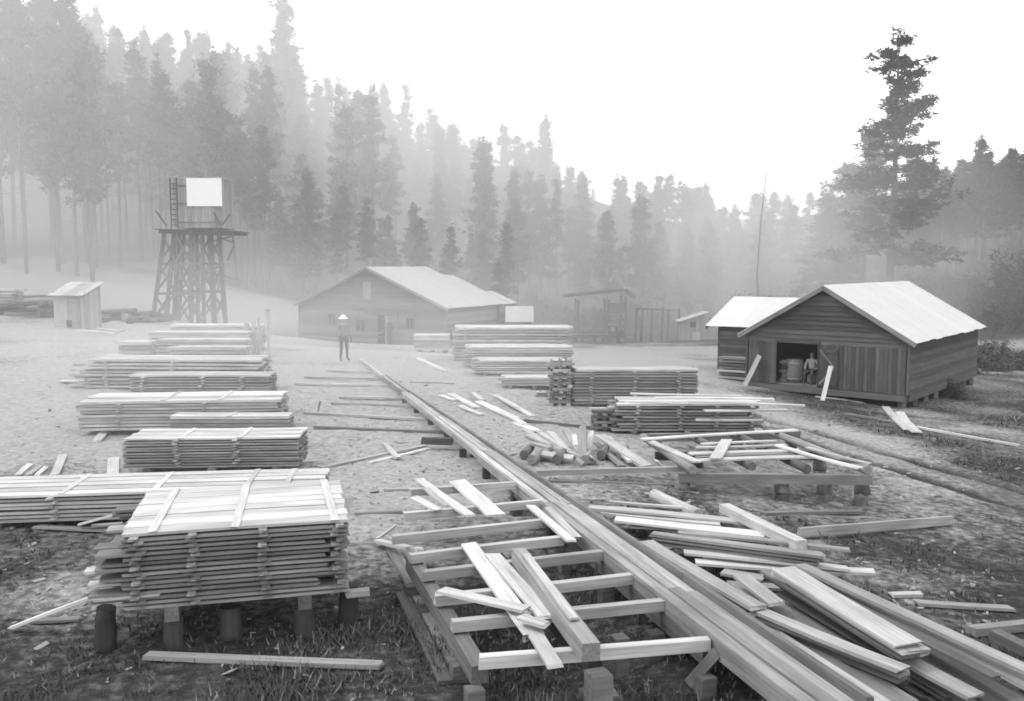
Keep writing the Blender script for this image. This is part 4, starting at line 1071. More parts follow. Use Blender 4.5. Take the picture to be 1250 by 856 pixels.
# woodpile by low shed
wpil = tag(empty('plank_pile', G(895, 470)), 'small weathered plank pile left of the storage shed', 'plank pile')
p0 = SA - su*1.9 + sn*1.3
for k in range(7):
    q = p0 + sn*.13*(k % 2); q2 = q + su*(1.55 - .1*(k % 3)); z = h(*q) + .12 + k*.14
    plank('plank', (*q, z), (*q2, z + .03), .5, .09, ('grey', 'weathered', 'board')[k % 3], wpil, 0, .2)
# things in the doorway
def barrel(label, u_, o_, r, hh, mat):
    c = spt(u_, 0, -o_); z = sz0 + .05
    pts = [(0, 0, hh*f) for f in (0, .25, .5, .75, 1)]
    o = link('barrel', tube_mesh(pts, [r*k for k in (.86, .97, 1, .97, .86)], 14), mat, None, T(c.x, c.y, z)); tag(o, label, 'barrel', 'stores inside the shed')
    for f in (.18, .82): link('hoop', tube_mesh([(0, 0, hh*f - .03), (0, 0, hh*f + .03)], [r*.97, r*.97], 14), 'metal_mid', o, T(c.x, c.y, z))
barrel('pale barrel standing just inside the shed doorway', d0 + .55, .5, .36, .95, 'sack')
sk2 = tag(empty('sack_stack', spt(d0 + .22, .05, -.35)), 'dark and light sacks stacked at the left jamb of the shed doorway', 'sacks')
for k in range(5):
    c = spt(d0 + .2 + .05*(k % 2), .14 + k*.18, -.32)
    M = T(c.x, c.y, c.z) @ Matrix.Rotation(random.uniform(0, 1), 4, 'Z')
    boxobj('sack', (.42, .32, .17), M, ('sack', 'weathered', 'sack', 'dark_timber', 'sack')[k], sk2, .06)

# ------------------------------------------------------------------ log heaps on the left
def log_heap(label, pts, D, n, name='log_heap'):
    p0 = PD(*pts[0], D); g = h(p0[0], p0[1]); par = tag(empty(name, (p0[0], p0[1], g)), label, 'log heap')
    for i in range(n):
        a = pts[0][0] + (pts[1][0] - pts[0][0])*random.random(); x = (a - CX)/FPX*D; y = D + random.uniform(-.5, 1.2)
        z = h(x, y) + .12 + random.random()*max(.05, (zpix(pts[1][1], D) - g))
        ang = random.choice((random.uniform(-.3, .3), random.uniform(1.2, 1.9))); L = random.uniform(.6, 1.5)
        dx, dy = math.cos(ang)*L, math.sin(ang)*L
        log_obj('log', (x - dx, y - dy, z - .05), (x + dx, y + dy, z + random.uniform(-.1, .1)), random.uniform(.1, .2), random.uniform(.08, .16), random.choice(('dark_timber', 'bark', 'grey', 'weathered')), par, 8)
log_heap('dark jumbled log heap left of the privy', ((18, 384), (60, 366)), 50, 22)
log_heap('low heap of logs and poles right of the privy', ((118, 394), (185, 381)), 50, 18)
p0 = PD(-18, 372, 50); p1 = PD(17, 373, 50)
stack('small bright lumber stack at the left picture edge', p0, p1, 1.2, h(p0[0], 50) + .1, p0[2] + .9, 8, 3, ts=.7, ragged=.2)
for i, (a, b) in enumerate((((120, 402), (150, 405)), ((95, 404), (140, 408)), ((130, 386), (182, 381)), ((500, 418), (530, 408)))):
    loose(('pale board on the ground right of the privy', 'second pale board on the ground before the privy', 'long pale pole resting on the low log heap', 'pale board on the ground before the sawmill door')[i], a, b, 0, 0, .3, .06, 'fresh', group='far boards on the ground', ground=True)
# sawdust bank and small stack before the mill
p0 = PD(505, 428, 45); p1 = PD(548, 428, 45)
stack('bright squat pile of boards at the sawmill corner', p0, p1, 1.2, h(p0[0], 45) + .1, PD(505, 409, 45)[2], 6, 4, ts=.9, ragged=.05)
def clutter():
    par = tag(empty('mill_clutter', G(480, 418)), 'dark jumble of slabs and machine timbers at the sawmill door', 'slab heap')
    for i in range(14):
        q = G(random.uniform(448, 505), random.uniform(413, 420)); a = random.uniform(-.6, .6); L = random.uniform(.5, 1.4)
        plank('slab', (q[0] - L*math.cos(a), q[1] - L*math.sin(a), q[2] + .15 + random.random()*.3), (q[0] + L*math.cos(a), q[1] + L*math.sin(a), q[2] + .15 + random.random()*.7), .25, .08, random.choice(('dark_timber', 'weathered', 'fresh', 'grey')), par, random.uniform(-.5, .5), .2)
clutter()

# ------------------------------------------------------------------ people
def person(label, loc, rz, joints, bones, rad, mats, zcuts, hat=True, sc=1.0):
    """one continuous skinned body; joints: name -> (x,y,z), bones: pairs"""
    names = list(joints); idx = {n: i for i, n in enumerate(names)}
    me = bpy.data.meshes.new('body')
    me.from_pydata([tuple(Vector(joints[n])*sc) for n in names], [(idx[a], idx[b]) for a, b in bones], []); me.update()
    par = empty('person', loc, rz); tag(par, label, 'person')
    o = bpy.data.objects.new('body', me); COL.objects.link(o); o.parent = par
    sk_ = o.modifiers.new('skin', 'SKIN'); sk_.use_smooth_shade = True
    for n in names:
        v = me.skin_vertices[0].data[idx[n]]; r = rad.get(n, .05)
        v.radius = (r[0]*sc, r[1]*sc) if isinstance(r, tuple) else (r*sc, r*sc)
        v.use_root = n == 'pelvis'
    ss = o.modifiers.new('smooth', 'SUBSURF'); ss.levels = 2; ss.render_levels = 2
    me.materials.append(mats)
    return par
def clothes(name, cuts):
    """flat clothing colours by height along the body (object Z): list of (z, value)"""
    m, nt, bs = new_mat(name); tc = N(nt, 'ShaderNodeTexCoord'); sp = N(nt, 'ShaderNodeSeparateXYZ'); nt.links.new(tc.outputs['Object'], sp.inputs[0])
    nz = N(nt, 'ShaderNodeTexNoise'); nz.inputs['Scale'].default_value = 14; nt.links.new(tc.outputs['Object'], nz.inputs['Vector'])
    rp = N(nt, 'ShaderNodeValToRGB'); rp.color_ramp.interpolation = 'CONSTANT'
    nt.links.new(mathn(nt, 'DIVIDE', mathn(nt, 'ADD', sp.outputs[2], mathn(nt, 'MULTIPLY', mathn(nt, 'SUBTRACT', nz.outputs[0], .5), .03)), 2.0), rp.inputs[0])
    e = rp.color_ramp.elements
    while len(e) > 1: e.remove(e[-1])
    for i, (z, v) in enumerate(cuts):
        q = e[0] if i == 0 else e.new(z/2.0)
        q.position = z/2.0; q.color = (v, v, v, 1)
    nt.links.new(rp.outputs[0], bs.inputs['Base Color'])
    return m
def hand(J, B, RAD, w, pre, d, side):
    """five short fingers rooted in the palm; d: pointing direction of the hand"""
    d = Vector(d).normalized(); s = Vector(side).normalized()
    p = Vector(J[w]); J[pre + 'palm'] = p + d*.07; B.append((w, pre + 'palm')); RAD[pre + 'palm'] = (.035, .022)
    for k, L in enumerate((.07, .08, .075, .06)):
        b = p + d*.10 + s*(.026*(1.5 - k)); J[f'{pre}f{k}a'] = b; J[f'{pre}f{k}b'] = b + d*L + Vector((0, -.02, 0))
        B += [(pre + 'palm', f'{pre}f{k}a'), (f'{pre}f{k}a', f'{pre}f{k}b')]; RAD[f'{pre}f{k}a'] = .010; RAD[f'{pre}f{k}b'] = .008
    J[pre + 't'] = p + d*.07 + s*.07; B.append((pre + 'palm', pre + 't')); RAD[pre + 't'] = .011
def standing():
    J = {'pelvis': (0, 0, .93), 'waist': (0, 0, 1.08), 'chest': (0, -.01, 1.3), 'neckb': (0, .01, 1.46), 'neck': (0, 0, 1.52), 'jaw': (0, -.02, 1.58), 'head': (0, -.005, 1.66), 'crown': (0, 0, 1.73), 'nose': (0, -.10, 1.635),
         'lsh': (-.19, .0, 1.42), 'lel': (-.26, .03, 1.14), 'lwr': (-.20, -.10, .93), 'rsh': (.19, 0, 1.42), 'rel': (.27, .02, 1.13), 'rwr': (.28, -.07, .88),
         'lhip': (-.10, 0, .90), 'lkn': (-.11, -.03, .5), 'lan': (-.13, .02, .09), 'lto': (-.16, -.16, .035), 'rhip': (.10, 0, .90), 'rkn': (.12, -.02, .5), 'ran': (.14, .03, .09), 'rto': (.18, -.14, .035)}
    B = [('pelvis', 'waist'), ('waist', 'chest'), ('chest', 'neckb'), ('neckb', 'neck'), ('neck', 'jaw'), ('jaw', 'head'), ('head', 'crown'), ('jaw', 'nose'), ('chest', 'lsh'), ('lsh', 'lel'), ('lel', 'lwr'), ('chest', 'rsh'), ('rsh', 'rel'), ('rel', 'rwr'),
         ('pelvis', 'lhip'), ('lhip', 'lkn'), ('lkn', 'lan'), ('lan', 'lto'), ('pelvis', 'rhip'), ('rhip', 'rkn'), ('rkn', 'ran'), ('ran', 'rto')]
    RAD = {'pelvis': (.15, .11), 'waist': (.14, .10), 'chest': (.17, .12), 'neckb': .07, 'neck': .055, 'jaw': (.07, .08), 'head': (.085, .10), 'crown': .06, 'nose': .014, 'lsh': .07, 'rsh': .07, 'lel': .05, 'rel': .05, 'lwr': .034, 'rwr': .034,
           'lhip': .10, 'rhip': .10, 'lkn': .068, 'rkn': .068, 'lan': .05, 'ran': .05, 'lto': (.045, .03), 'rto': (.045, .03)}
    hand(J, B, RAD, 'lwr', 'l', (.1, -.3, -1), (0, -1, 0)); hand(J, B, RAD, 'rwr', 'r', (0, -.2, -1), (0, -1, 0))
    return J, B, RAD
def hat(par, c, rz=0):
    pts = [(0, 0, 0), (0, 0, .012), (0, 0, .02), (0, 0, .08), (0, 0, .13), (0, 0, .145)]
    o = link('hat', tube_mesh(pts, [.20, .205, .105, .10, .085, .04], 16), 'hat'); o.parent = par
    o.location = c; o.rotation_euler = (R(6), 0, 0)
clothes('worker_clothes', [(0, .05), (.10, .08), (.98, .20), (1.45, .32), (1.68, .08)])
clothes('sitter_clothes', [(0, .04), (.42, .07), (.62, .30), (1.05, .16), (1.25, .04)])
q = G(420, 440)
J_, B_, R_ = standing()
man = person('man in pale wide hat and dark trousers standing alone in the yard', q, R(25), J_, B_, R_, MATS['worker_clothes'], None)
hat(man, (0, 0, 1.675))
def seated():
    J = {'pelvis': (0, 0, .50), 'waist': (0, -.01, .64), 'chest': (0, -.04, .84), 'neckb': (0, -.05, .99), 'neck': (0, -.06, 1.05), 'jaw': (0, -.08, 1.11), 'head': (0, -.07, 1.19), 'crown': (0, -.06, 1.26), 'nose': (0, -.17, 1.165),
         'lsh': (-.19, -.04, .95), 'lel': (-.27, -.08, .68), 'lwr': (-.17, -.28, .58), 'rsh': (.19, -.04, .95), 'rel': (.27, -.08, .68), 'rwr': (.17, -.30, .58),
         'lhip': (-.10, -.02, .49), 'lkn': (-.14, -.44, .50), 'lan': (-.14, -.46, .09), 'lto': (-.16, -.62, .035), 'rhip': (.10, -.02, .49), 'rkn': (.14, -.43, .50), 'ran': (.14, -.40, .09), 'rto': (.17, -.56, .035)}
    _, B, RAD = standing(); B = [b for b in B if b[0] in J and b[1] in J]
    hand(J, B, RAD, 'lwr', 'l', (.2, -1, -.2), (1, 0, 0)); hand(J, B, RAD, 'rwr', 'r', (-.2, -1, -.2), (-1, 0, 0))
    return J, B, RAD
c_ = spt(d1 - .42, .05, -.55)
J_, B_, R_ = seated()
sit = person('figure with light sleeves sitting inside the shed doorway', (c_.x, c_.y, c_.z), math.atan2(su[1], su[0]), J_, B_, R_, MATS['sitter_clothes'], None)
M0 = T(c_.x, c_.y, c_.z) @ Matrix.Rotation(math.atan2(su[1], su[0]), 4, 'Z')
keg = link('keg', tube_mesh([(0, 0, f*.4) for f in (0, .3, .5, .7, 1)], [.17, .2, .205, .2, .17], 12), 'weathered', None, M0 @ T(0, .02, 0)); tag(keg, 'small keg used as a seat inside the shed doorway', 'keg')
link('hoop', tube_mesh([(0, 0, .06), (0, 0, .1)], [.193, .198], 12), 'metal_mid', keg, M0 @ T(0, .02, 0))

# ------------------------------------------------------------------ truck
def truck():
    D = 90.; p = PD(730, 418, D); x0 = (694 - CX)/FPX*D; x1 = (766 - CX)/FPX*D; L = x1 - x0
    g = h((x0 + x1)/2, D); par = tag(empty('flatbed_truck', ((x0+x1)/2, D, g)), 'dark flatbed truck parked side-on behind the tallest stack', 'truck')
    X = lambda f: x0 + L*f
    boxobj('chassis', (L*.93, .7, .16), T(X(.5), D, g + .62), 'metal_dark', par)
    for k in range(9): boxobj('bed_plank', (L*.66/9 - .02, 2.0, .06), T(X(.0) + L*.66*(k+.5)/9, D, g + .98), 'board', par)
    for yy in (-.7, .7): boxobj('bed_bearer', (L*.64, .12, .14), T(X(.33), D + yy, g + .88), 'metal_dark', par)
    boxobj('load', (L*.6, 1.5, .22), T(X(.32), D, g + 1.13), 'dark_timber', par, .03)
    # cab: shaped profile
    bm = bmesh.new(); prof = [(.68, .7), (.83, .7), (.83, 1.15), (.80, 1.75), (.78, 1.85), (.69, 1.85), (.68, 1.75)]
    bv = [bm.verts.new((X(a) , D - .75, g + b)) for a, b in prof]; bm.faces.new(bv)
    e = bmesh.ops.extrude_face_region(bm, geom=list(bm.faces)); bmesh.ops.translate(bm, verts=[v for v in e['geom'] if isinstance(v, bmesh.types.BMVert)], vec=(0, 1.5, 0))
    bmesh.ops.recalc_face_normals(bm, faces=bm.faces); me = bpy.data.meshes.new('cab'); bm.to_mesh(me); bm.free(); cab = link('cab', me, 'metal_dark', par)
    boxobj('roof', (L*.13, 1.56, .06), T(X(.735), D, g + 1.88), 'metal_mid', cab, .02)
    boxobj('door_window', (L*.075, .02, .42), T(X(.74), D - .765, g + 1.5), 'upright_light', cab)
    boxobj('windshield', (.03, 1.2, .45), T(X(.822), D, g + 1.45), 'glass_dark', cab)
    boxobj('hood', (L*.13, .85, .55), T(X(.895), D, g + .98), 'metal_dark', par, .08)
    boxobj('radiator', (.06, .7, .6), T(X(.965), D, g + .96), 'metal_mid', par, .02)
    for yy in (-.45, .45): link('headlight', tube_mesh([(0, 0, 0), (.1, 0, 0), (.18, 0, 0)], [.06, .12, .13], 12), 'metal_mid', par, T(X(.955), D + yy, g + 1.05))
    for f in (.18, .5, .9):
        for yy in (-.78, .78):
            w = link('wheel', tube_mesh([(0, -.1, 0), (0, -.08, 0), (0, .08, 0), (0, .1, 0)], [.30, .42, .42, .30], 18), 'tyre', par, T(X(f), D + yy, g + .42))
            link('rim', tube_mesh([(0, -.12, 0), (0, .12, 0)], [.24, .24], 14), 'metal_mid', w, T(X(f), D + yy, g + .42))
            if f > .8:
                pts = [(math.cos(a)*.55, 0, math.sin(a)*.55) for a in [math.pi*k/6 for k in range(7)]]
                boxobj('fender', (1.0, .34, .08), T(X(f), D + yy, g + .92), 'metal_dark', par, .03)
truck()

# ------------------------------------------------------------------ trees
def prism_tris(P0, P1, r0, r1, k=4):
    """thin tapered limbs, vectorised"""
    n = len(P0); d = P1 - P0; d /= np.linalg.norm(d, axis=1, keepdims=True) + 1e-9
    a = np.cross(d, np.array([.31, .17, .93])); a /= np.linalg.norm(a, axis=1, keepdims=True) + 1e-9; b = np.cross(d, a)
    vs = []
    for P, r in ((P0, r0), (P1, r1)):
        for j in range(k):
            th = 2*math.pi*j/k; vs.append(P + (a*math.cos(th) + b*math.sin(th))*r[:, None])
    V = np.stack(vs, 1).reshape(-1, 3)
    base = np.arange(n)[:, None]*2*k
    F = np.concatenate([np.stack([base[:, 0] + j, base[:, 0] + (j+1) % k, base[:, 0] + k + (j+1) % k, base[:, 0] + k + j], -1) for j in range(k)])
    return V, F
def needle_tris(C, size, k, g, up=.25):
    n = len(C); m = n*k
    c = np.repeat(C, k, 0) + g.normal(0, .09, (m, 3))*size[:, None].repeat(k, 0).clip(.5, 2)
    d = g.normal(0, 1, (m, 3)); d[:, 2] = d[:, 2]*.6 + up; d /= np.linalg.norm(d, axis=1, keepdims=True)
    s = np.cross(d, g.normal(0, 1, (m, 3))); s /= np.linalg.norm(s, axis=1, keepdims=True) + 1e-9
    sz = np.repeat(size, k)[:, None]
    l = g.uniform(.22, .46, (m, 1))*sz; w = g.uniform(.05, .10, (m, 1))*sz
    V = np.stack([c + s*w, c - s*w, c + d*l], 1).reshape(-1, 3)
    return V, np.arange(m*3).reshape(-1, 3)
def conifer(seed, H, start, rmax, shape, nb, dens, k=5, size=1.0, r0=.17, tufty=.0):
    g = np.random.default_rng(seed)
    # trunk
    n = 9; t = np.linspace(0, 1, n); wx = g.normal(0, .05, n).cumsum()*.5; wy = g.normal(0, .05, n).cumsum()*.5
    pts = [(wx[i] - wx[0], wy[i] - wy[0], t[i]*H) for i in range(n)]
    tm = tube_mesh(pts, [r0*(1 - .93*q**.9) + .012 for q in t], 7)
    tv = np.array([v.co[:] for v in tm.vertices]); 
    tf = [tuple(p.vertices) for p in tm.polygons]
    # limbs
    f = np.sort(g.uniform(0, 1, nb)); hz = H*(start + (1 - start)*f)
    if shape == 'spruce': rr = rmax*(1 - f)**.85 + .15
    elif shape == 'pine': rr = rmax*(1 - f)**.62*np.clip(.45 + 2.2*f, 0, 1)*(.78 + .22*np.sin(f*15 + seed)) + .12
    elif shape == 'lone': rr = rmax*(1 - f)**.62*(.8 + .2*np.sin(f*23)) + .35
    else: rr = rmax*(1 - f)**.5*(.62 + .38*np.sin(f*17 + seed)) + .15
    rr = rr*g.uniform(.55, 1.15, nb)
    az = g.uniform(0, 2*np.pi, nb); rise = (np.where(f > .6, .45, .05) if shape != 'spruce' else np.full(nb, -.18)) + g.normal(0, .12, nb)
    P0 = np.stack([np.interp(hz, t*H, [p[0] for p in pts]), np.interp(hz, t*H, [p[1] for p in pts]), hz], -1)
    dirv = np.stack([np.cos(az), np.sin(az), rise], -1); P1 = P0 + dirv*rr[:, None]
    V, F = prism_tris(P0, P1, .012 + .02*rr, np.full(nb, .008), 3)
    nd = 14; hd = g.uniform(.12*H, start*H, nd); ad = g.uniform(0, 6.28, nd); p0 = np.stack([np.interp(hd, t*H, [p[0] for p in pts]), np.interp(hd, t*H, [p[1] for p in pts]), hd], -1)
    p1 = p0 + np.stack([np.cos(ad), np.sin(ad), g.normal(-.1, .2, nd)], -1)*g.uniform(.3, 1.1, (nd, 1))
    V2, F2 = prism_tris(p0, p1, np.full(nd, .025), np.full(nd, .006), 3)
    bm = bmesh.new(); bm.from_mesh(tm)
    for VV, FF in ((V, F), (V2, F2)):
        bv = [bm.verts.new(q) for q in VV]
        for q in FF: bm.faces.new([bv[i] for i in q])
    bm.to_mesh(tm); bm.free(); tm.name = 'trunk'
    # needle clumps along the outer limbs
    nt_ = np.maximum(2, (1.2 + rr*dens*.16).astype(int)); ib = np.repeat(np.arange(nb), nt_)      # tufts of needles, gaps between them
    u = 1.04 - .72*g.uniform(0, 1, len(ib))**1.25
    spread = (.08 + .10*rr[ib])
    TC = P0[ib] + (P1 - P0)[ib]*u[:, None] + g.normal(0, 1, (len(ib), 3))*np.stack([spread, spread, spread*.45], -1)
    q = 5; C = np.repeat(TC, q, 0) + g.normal(0, 1, (len(TC)*q, 3))*np.array([.17, .17, .10])*size
    top = np.array(pts[-1])[None] + g.normal(0, 1, (14, 3))*np.array([.12, .12, .35]); C = np.r_[C, top]
    CV, CF = needle_tris(C, np.full(len(C), size)*g.uniform(.7, 1.25, len(C)), k, g)
    return tm, mesh_np('crown', CV, CF)
PROTO = []
for sd, H, st, rm, sh_, nb, de, r0 in ((1, 18, .42, 2.2, 'pine', 70, 15, .17), (2, 18, .5, 1.9, 'irregular', 62, 15, .15), (3, 18, .3, 2.2, 'spruce', 130, 11, .17), (4, 18, .38, 2.0, 'irregular', 78, 14, .16),
        (5, 18, .55, 1.8, 'pine', 52, 15, .14), (6, 18, .25, 1.8, 'spruce', 120, 11, .15), (7, 18, .35, 2.4, 'pine', 84, 13, .18), (8, 18, .6, 1.6, 'irregular', 42, 15, .13)):
    tm, cm = conifer(sd*11, H, st, rm, sh_, nb, de, 4, 1.2, r0); PROTO.append((H, tm, cm))
MC = {}
def withmat(me, mat):
    k = (me.name, mat)
    if k not in MC:
        c = me.copy(); c.materials.clear(); c.materials.append(MATS[mat]); MC[k] = c
    return MC[k]
def tree(x, y, H, proto, label, group, fol='foliage', bark='bark', name='pine_tree', wide=1.0, z=None):
    Hp, tm, cm = PROTO[proto] if isinstance(proto, int) else proto
    par = bpy.data.objects.new(name, None); COL.objects.link(par)
    z = h(x, y) - .15 if z is None else z
    s = H/Hp; sw = s**.6*wide
    par.location = (x, y, z); par.rotation_euler = (random.uniform(-.015, .015), random.uniform(-.015, .015), random.uniform(0, 6.28)); par.scale = (sw, sw, s)
    tag(par, label, 'tree', group)
    for nm, me, mt in (('trunk', tm, bark), ('crown', cm, fol)):
        c = bpy.data.objects.new(nm, withmat(me, mt)); COL.objects.link(c); c.parent = par
    return par
TOP = [(-150,-60),(0,-45),(60,-20),(120,25),(170,45),(220,55),(260,45),(300,60),(350,60),(400,105),(440,105),(490,130),(530,130),(570,165),(610,160),(640,180),(665,170),(700,205),(740,232),(780,222),(810,215),(850,215),(880,250),(930,240),(980,250),(1010,240),(1060,236),(1130,212),(1180,195),(1250,190),(1400,180)]
def top_y(px): return float(np.interp(px, [a for a, _ in TOP], [b for _, b in TOP]))
NT = [0]
ONES = 'first second third fourth fifth sixth seventh eighth ninth tenth eleventh twelfth thirteenth fourteenth fifteenth sixteenth seventeenth eighteenth nineteenth'.split()
TENS = {2: 'twent', 3: 'thirt', 4: 'fort', 5: 'fift'}
def ordinal(n):
    if n < 20: return ONES[n-1]
    return TENS[n//10] + ('ieth' if n % 10 == 0 else 'y-' + ONES[n % 10 - 1])
def number_off(objs, text):
    for i, o in enumerate(sorted(objs, key=lambda o: o.location.x/o.location.y)): o['label'] = ordinal(i + 1) + ' from the left ' + text
def forest(n, pxr, Dr, label, group, drop, hr, fol='foliage', bark='bark', mind=2.2, protos=range(8), back=False, tries=40):
    placed = []; made = []
    for _ in range(n*tries):
        if len(placed) >= n: break
        px = random.uniform(*pxr); D = random.uniform(*Dr); x = (px - CX)/FPX*D
        if any((x - a)**2 + (D - b)**2 < mind**2 for a, b in placed): continue
        g = h(x, D); ty = top_y(px) + random.uniform(*drop)
        H = zpix(ty, D) - g
        if H < hr[0]: continue
        H = min(H, hr[1]*random.uniform(.88, 1.06))
        placed.append((x, D)); NT[0] += 1
        made.append(tree(x, D, H, random.choice(list(protos)), label, group, fol, bark, wide=random.uniform(.85, 1.2)))
    return made
hill = 'hazy conifers on the hillside'
a_ = forest(17, (-10, 130), (74, 92), 'tall pine with bare lower trunk in the near stand at the left picture edge', 'near pines at the left edge', (-30, 50), (12, 25), 'foliage', 'bark', 2.6, (0, 3, 6, 1)); number_off(a_, 'of the tall bare-trunked pines at the left picture edge')
a_ = forest(22, (125, 330), (84, 100), 'slender bare-trunked pine on the slope behind the water tower', 'pines behind the water tower', (5, 120), (11, 22), 'foliage', 'bark', 2.6, (1, 4, 7, 0)); number_off(a_, 'of the slender pines on the slope behind the water tower')
forest(56, (100, 640), (100, 135), 'smoke-veiled conifer halfway up the hillside above the sawmill', hill, (0, 90), (11, 22), mind=2.6)
forest(50, (-40, 660), (136, 166), 'faint conifer along the hillside skyline above the sawmill', hill, (-12, 35), (11, 23), mind=3.0)
forest(26, (345, 640), (84, 100), 'hazy conifer standing close behind the sawmill roof', 'conifers behind the sawmill', (110, 230), (7, 16), mind=2.6)
forest(40, (625, 900), (104, 135), 'dense conifer in the grove behind the truck and pole pen', 'grove behind the truck', (0, 90), (8, 19), mind=2.4)
forest(30, (700, 1130), (136, 170), 'distant conifer in the low middle of the skyline', 'distant middle skyline trees', (-10, 20), (9, 20), mind=3.0)
forest(30, (880, 1130), (96, 132), 'smoky conifer in the thicket behind the storage shed roof', 'thicket behind the shed', (-2, 60), (7, 17), mind=2.3)
a_ = forest(30, (1128, 1262), (90, 106), 'dark straight pine in the packed stand at the right picture edge', 'dark stand at the right edge', (-8, 22), (6, 18), 'foliage_dark', 'bark_light', 1.5); number_off(a_, 'of the dark pines packed at the right picture edge')
# the farthest rows read as one mass of trees
def far_wood(n, pxr, Dr, name, label, low=70):
    g = np.random.default_rng(n); VV, FF, o0 = [], [], 0
    for i in range(n):
        px = g.uniform(*pxr); D = g.uniform(*Dr); x = (px - CX)/FPX*D; z = h(x, D)
        H = np.clip(zpix(top_y(px) + (g.uniform(0, 26) if i % 2 else g.uniform(20, low)), D) - z, 5, 22)
        _, tm, cm = PROTO[int(g.integers(0, 8))]; nn = len(cm.vertices); co = np.empty(nn*3, np.float32); cm.vertices.foreach_get('co', co); co = co.reshape(-1, 9)
        co = co[g.uniform(0, 1, len(co)) < .5].reshape(-1, 3)
        sc_ = H/18; a = g.uniform(0, 6.28); c_, s_ = math.cos(a), math.sin(a)
        VV.append(np.stack([x + (co[:, 0]*c_ - co[:, 1]*s_)*sc_**.6*1.25, D + (co[:, 0]*s_ + co[:, 1]*c_)*sc_**.6*1.25, z + co[:, 2]*sc_], -1))
    V = np.concatenate(VV); o = link(name, mesh_np(name, V, np.arange(len(V)).reshape(-1, 3)), 'foliage'); tag(o, label, 'wood', kind='stuff')
far_wood(210, (-80, 700), (165, 205), 'far_hill_wood', 'farthest conifer wood massed along the hilltop')
far_wood(130, (680, 1350), (172, 215), 'far_valley_wood', 'farthest conifer wood massed across the low skyline')
# single standouts
bp_ = conifer(301, 24, .24, 3.9, 'lone', 120, 17, 5, 1.0, .30)
BIG = (24, *bp_)
def single(px, ytop, D, proto, label, name='pine_tree', fol='foliage', bark='bark', wide=1.0, Hmax=60):
    x = (px - CX)/FPX*D; g = h(x, D) - .15; H = min(zpix(ytop, D) - g, Hmax)
    return tree(x, D, H, proto, label, None, fol, bark, name, wide)
single(1085, 55, 76, BIG, 'great lone pine towering over the storage shed', fol='foliage_dark', wide=1.35)
single(1052, 172, 84, 3, 'broad smoky conifer standing against the left side of the great pine', wide=1.7)
single(1030, 205, 88, 6, 'second smoky conifer left of the great pine', wide=1.6)
single(1112, 200, 88, 0, 'smoky conifer just right of the great pine', wide=1.5)
single(1006, 238, 86, 2, 'low smoky conifer further left of the great pine', wide=1.5)
single(352, 10, 120, 2, 'tallest spruce-shaped tree on the skyline left of centre', 'spruce_tree', wide=1.2, Hmax=34)
single(497, 112, 150, 7, 'thin wispy tree alone on the skyline above the sawmill')
single(664, 152, 150, 5, 'narrow dense column of a conifer on the skyline', 'spruce_tree')
single(1187, 175, 94, 5, 'pointed dark spruce rising above the right-hand stand', 'spruce_tree', fol='foliage_dark')
single(752, 222, 140, 7, 'small spindly tree standing in the skyline gap')
# dead snag
q = PD(930, 330, 80); x, y = q[0], 80.; g = h(x, y)
sn_ = tag(empty('dead_snag', (x, y, g)), 'bare leaning dead pole rising above the trees left of the great pine', 'dead tree')
top = PD(933.5, 190, 80); mid = PD(925, 265, 80)
link('trunk', tube_mesh([(0, 0, -.2), (mid[0]-x-.15, 0, (mid[2]-g)*.5), (mid[0]-x+.1, 0, mid[2]-g), (top[0]-x, 0, top[2]-g)], [.10, .075, .05, .015], 7), 'bark', sn_, T(x, y, g))
for i in range(7):
    f = random.uniform(.55, .95); zz = (top[2]-g)*f; px_ = mid[0]-x + (top[0]-mid[0])*max(0, (f-.55)/.45)
    a = random.uniform(0, 6.28); link('branch', tube_mesh([(px_, 0, zz), (px_ + math.cos(a)*.5, math.sin(a)*.5, zz + .15)], [.03, .008], 5), 'bark', sn_, T(x, y, g))

# ------------------------------------------------------------------ shrubs
def bush_mesh(seed, n):
    g = np.random.default_rng(seed); nl = 14
    cen = g.normal(0, 1, (nl, 3))*np.array([.5, .5, .32]) + np.array([0, 0, .62])
    i = g.integers(0, nl, n); C = cen[i] + g.normal(0, .17, (n, 3)); C[:, 2] = np.abs(C[:, 2])
    V, F = needle_tris(C, g.uniform(.25, .5, n), 4, g); 
    P0 = np.zeros((nl, 3)); S, SF = prism_tris(P0 + g.normal(0, .06, (nl, 3))*[1, 1, 0], cen, np.full(nl, .018), np.full(nl, .006), 3)
    return mesh_np('foliage', V, F), mesh_np('stems', S, SF)
BU = [bush_mesh(s, 900) for s in (3, 4, 5)]
def shrub(px, py, D, w, hgt, label, group=None, fol='shrub_leaf'):
    x = (px - CX)/FPX*D; g = h(x, D); par = bpy.data.objects.new('shrub', None); COL.objects.link(par)
    par.location = (x, D, g - .05); par.rotation_euler = (0, 0, random.uniform(0, 6)); par.scale = (w/1.8, w/1.8, hgt/1.2); tag(par, label, 'shrub', group)
    f, s = random.choice(BU)
    for nm, me, mt in (('foliage', f, fol), ('stems', s, 'bark')):
        c = bpy.data.objects.new(nm, withmat(me, mt)); COL.objects.link(c); c.parent = par
    if nm == 'stems': c['kind'] = 'stuff'
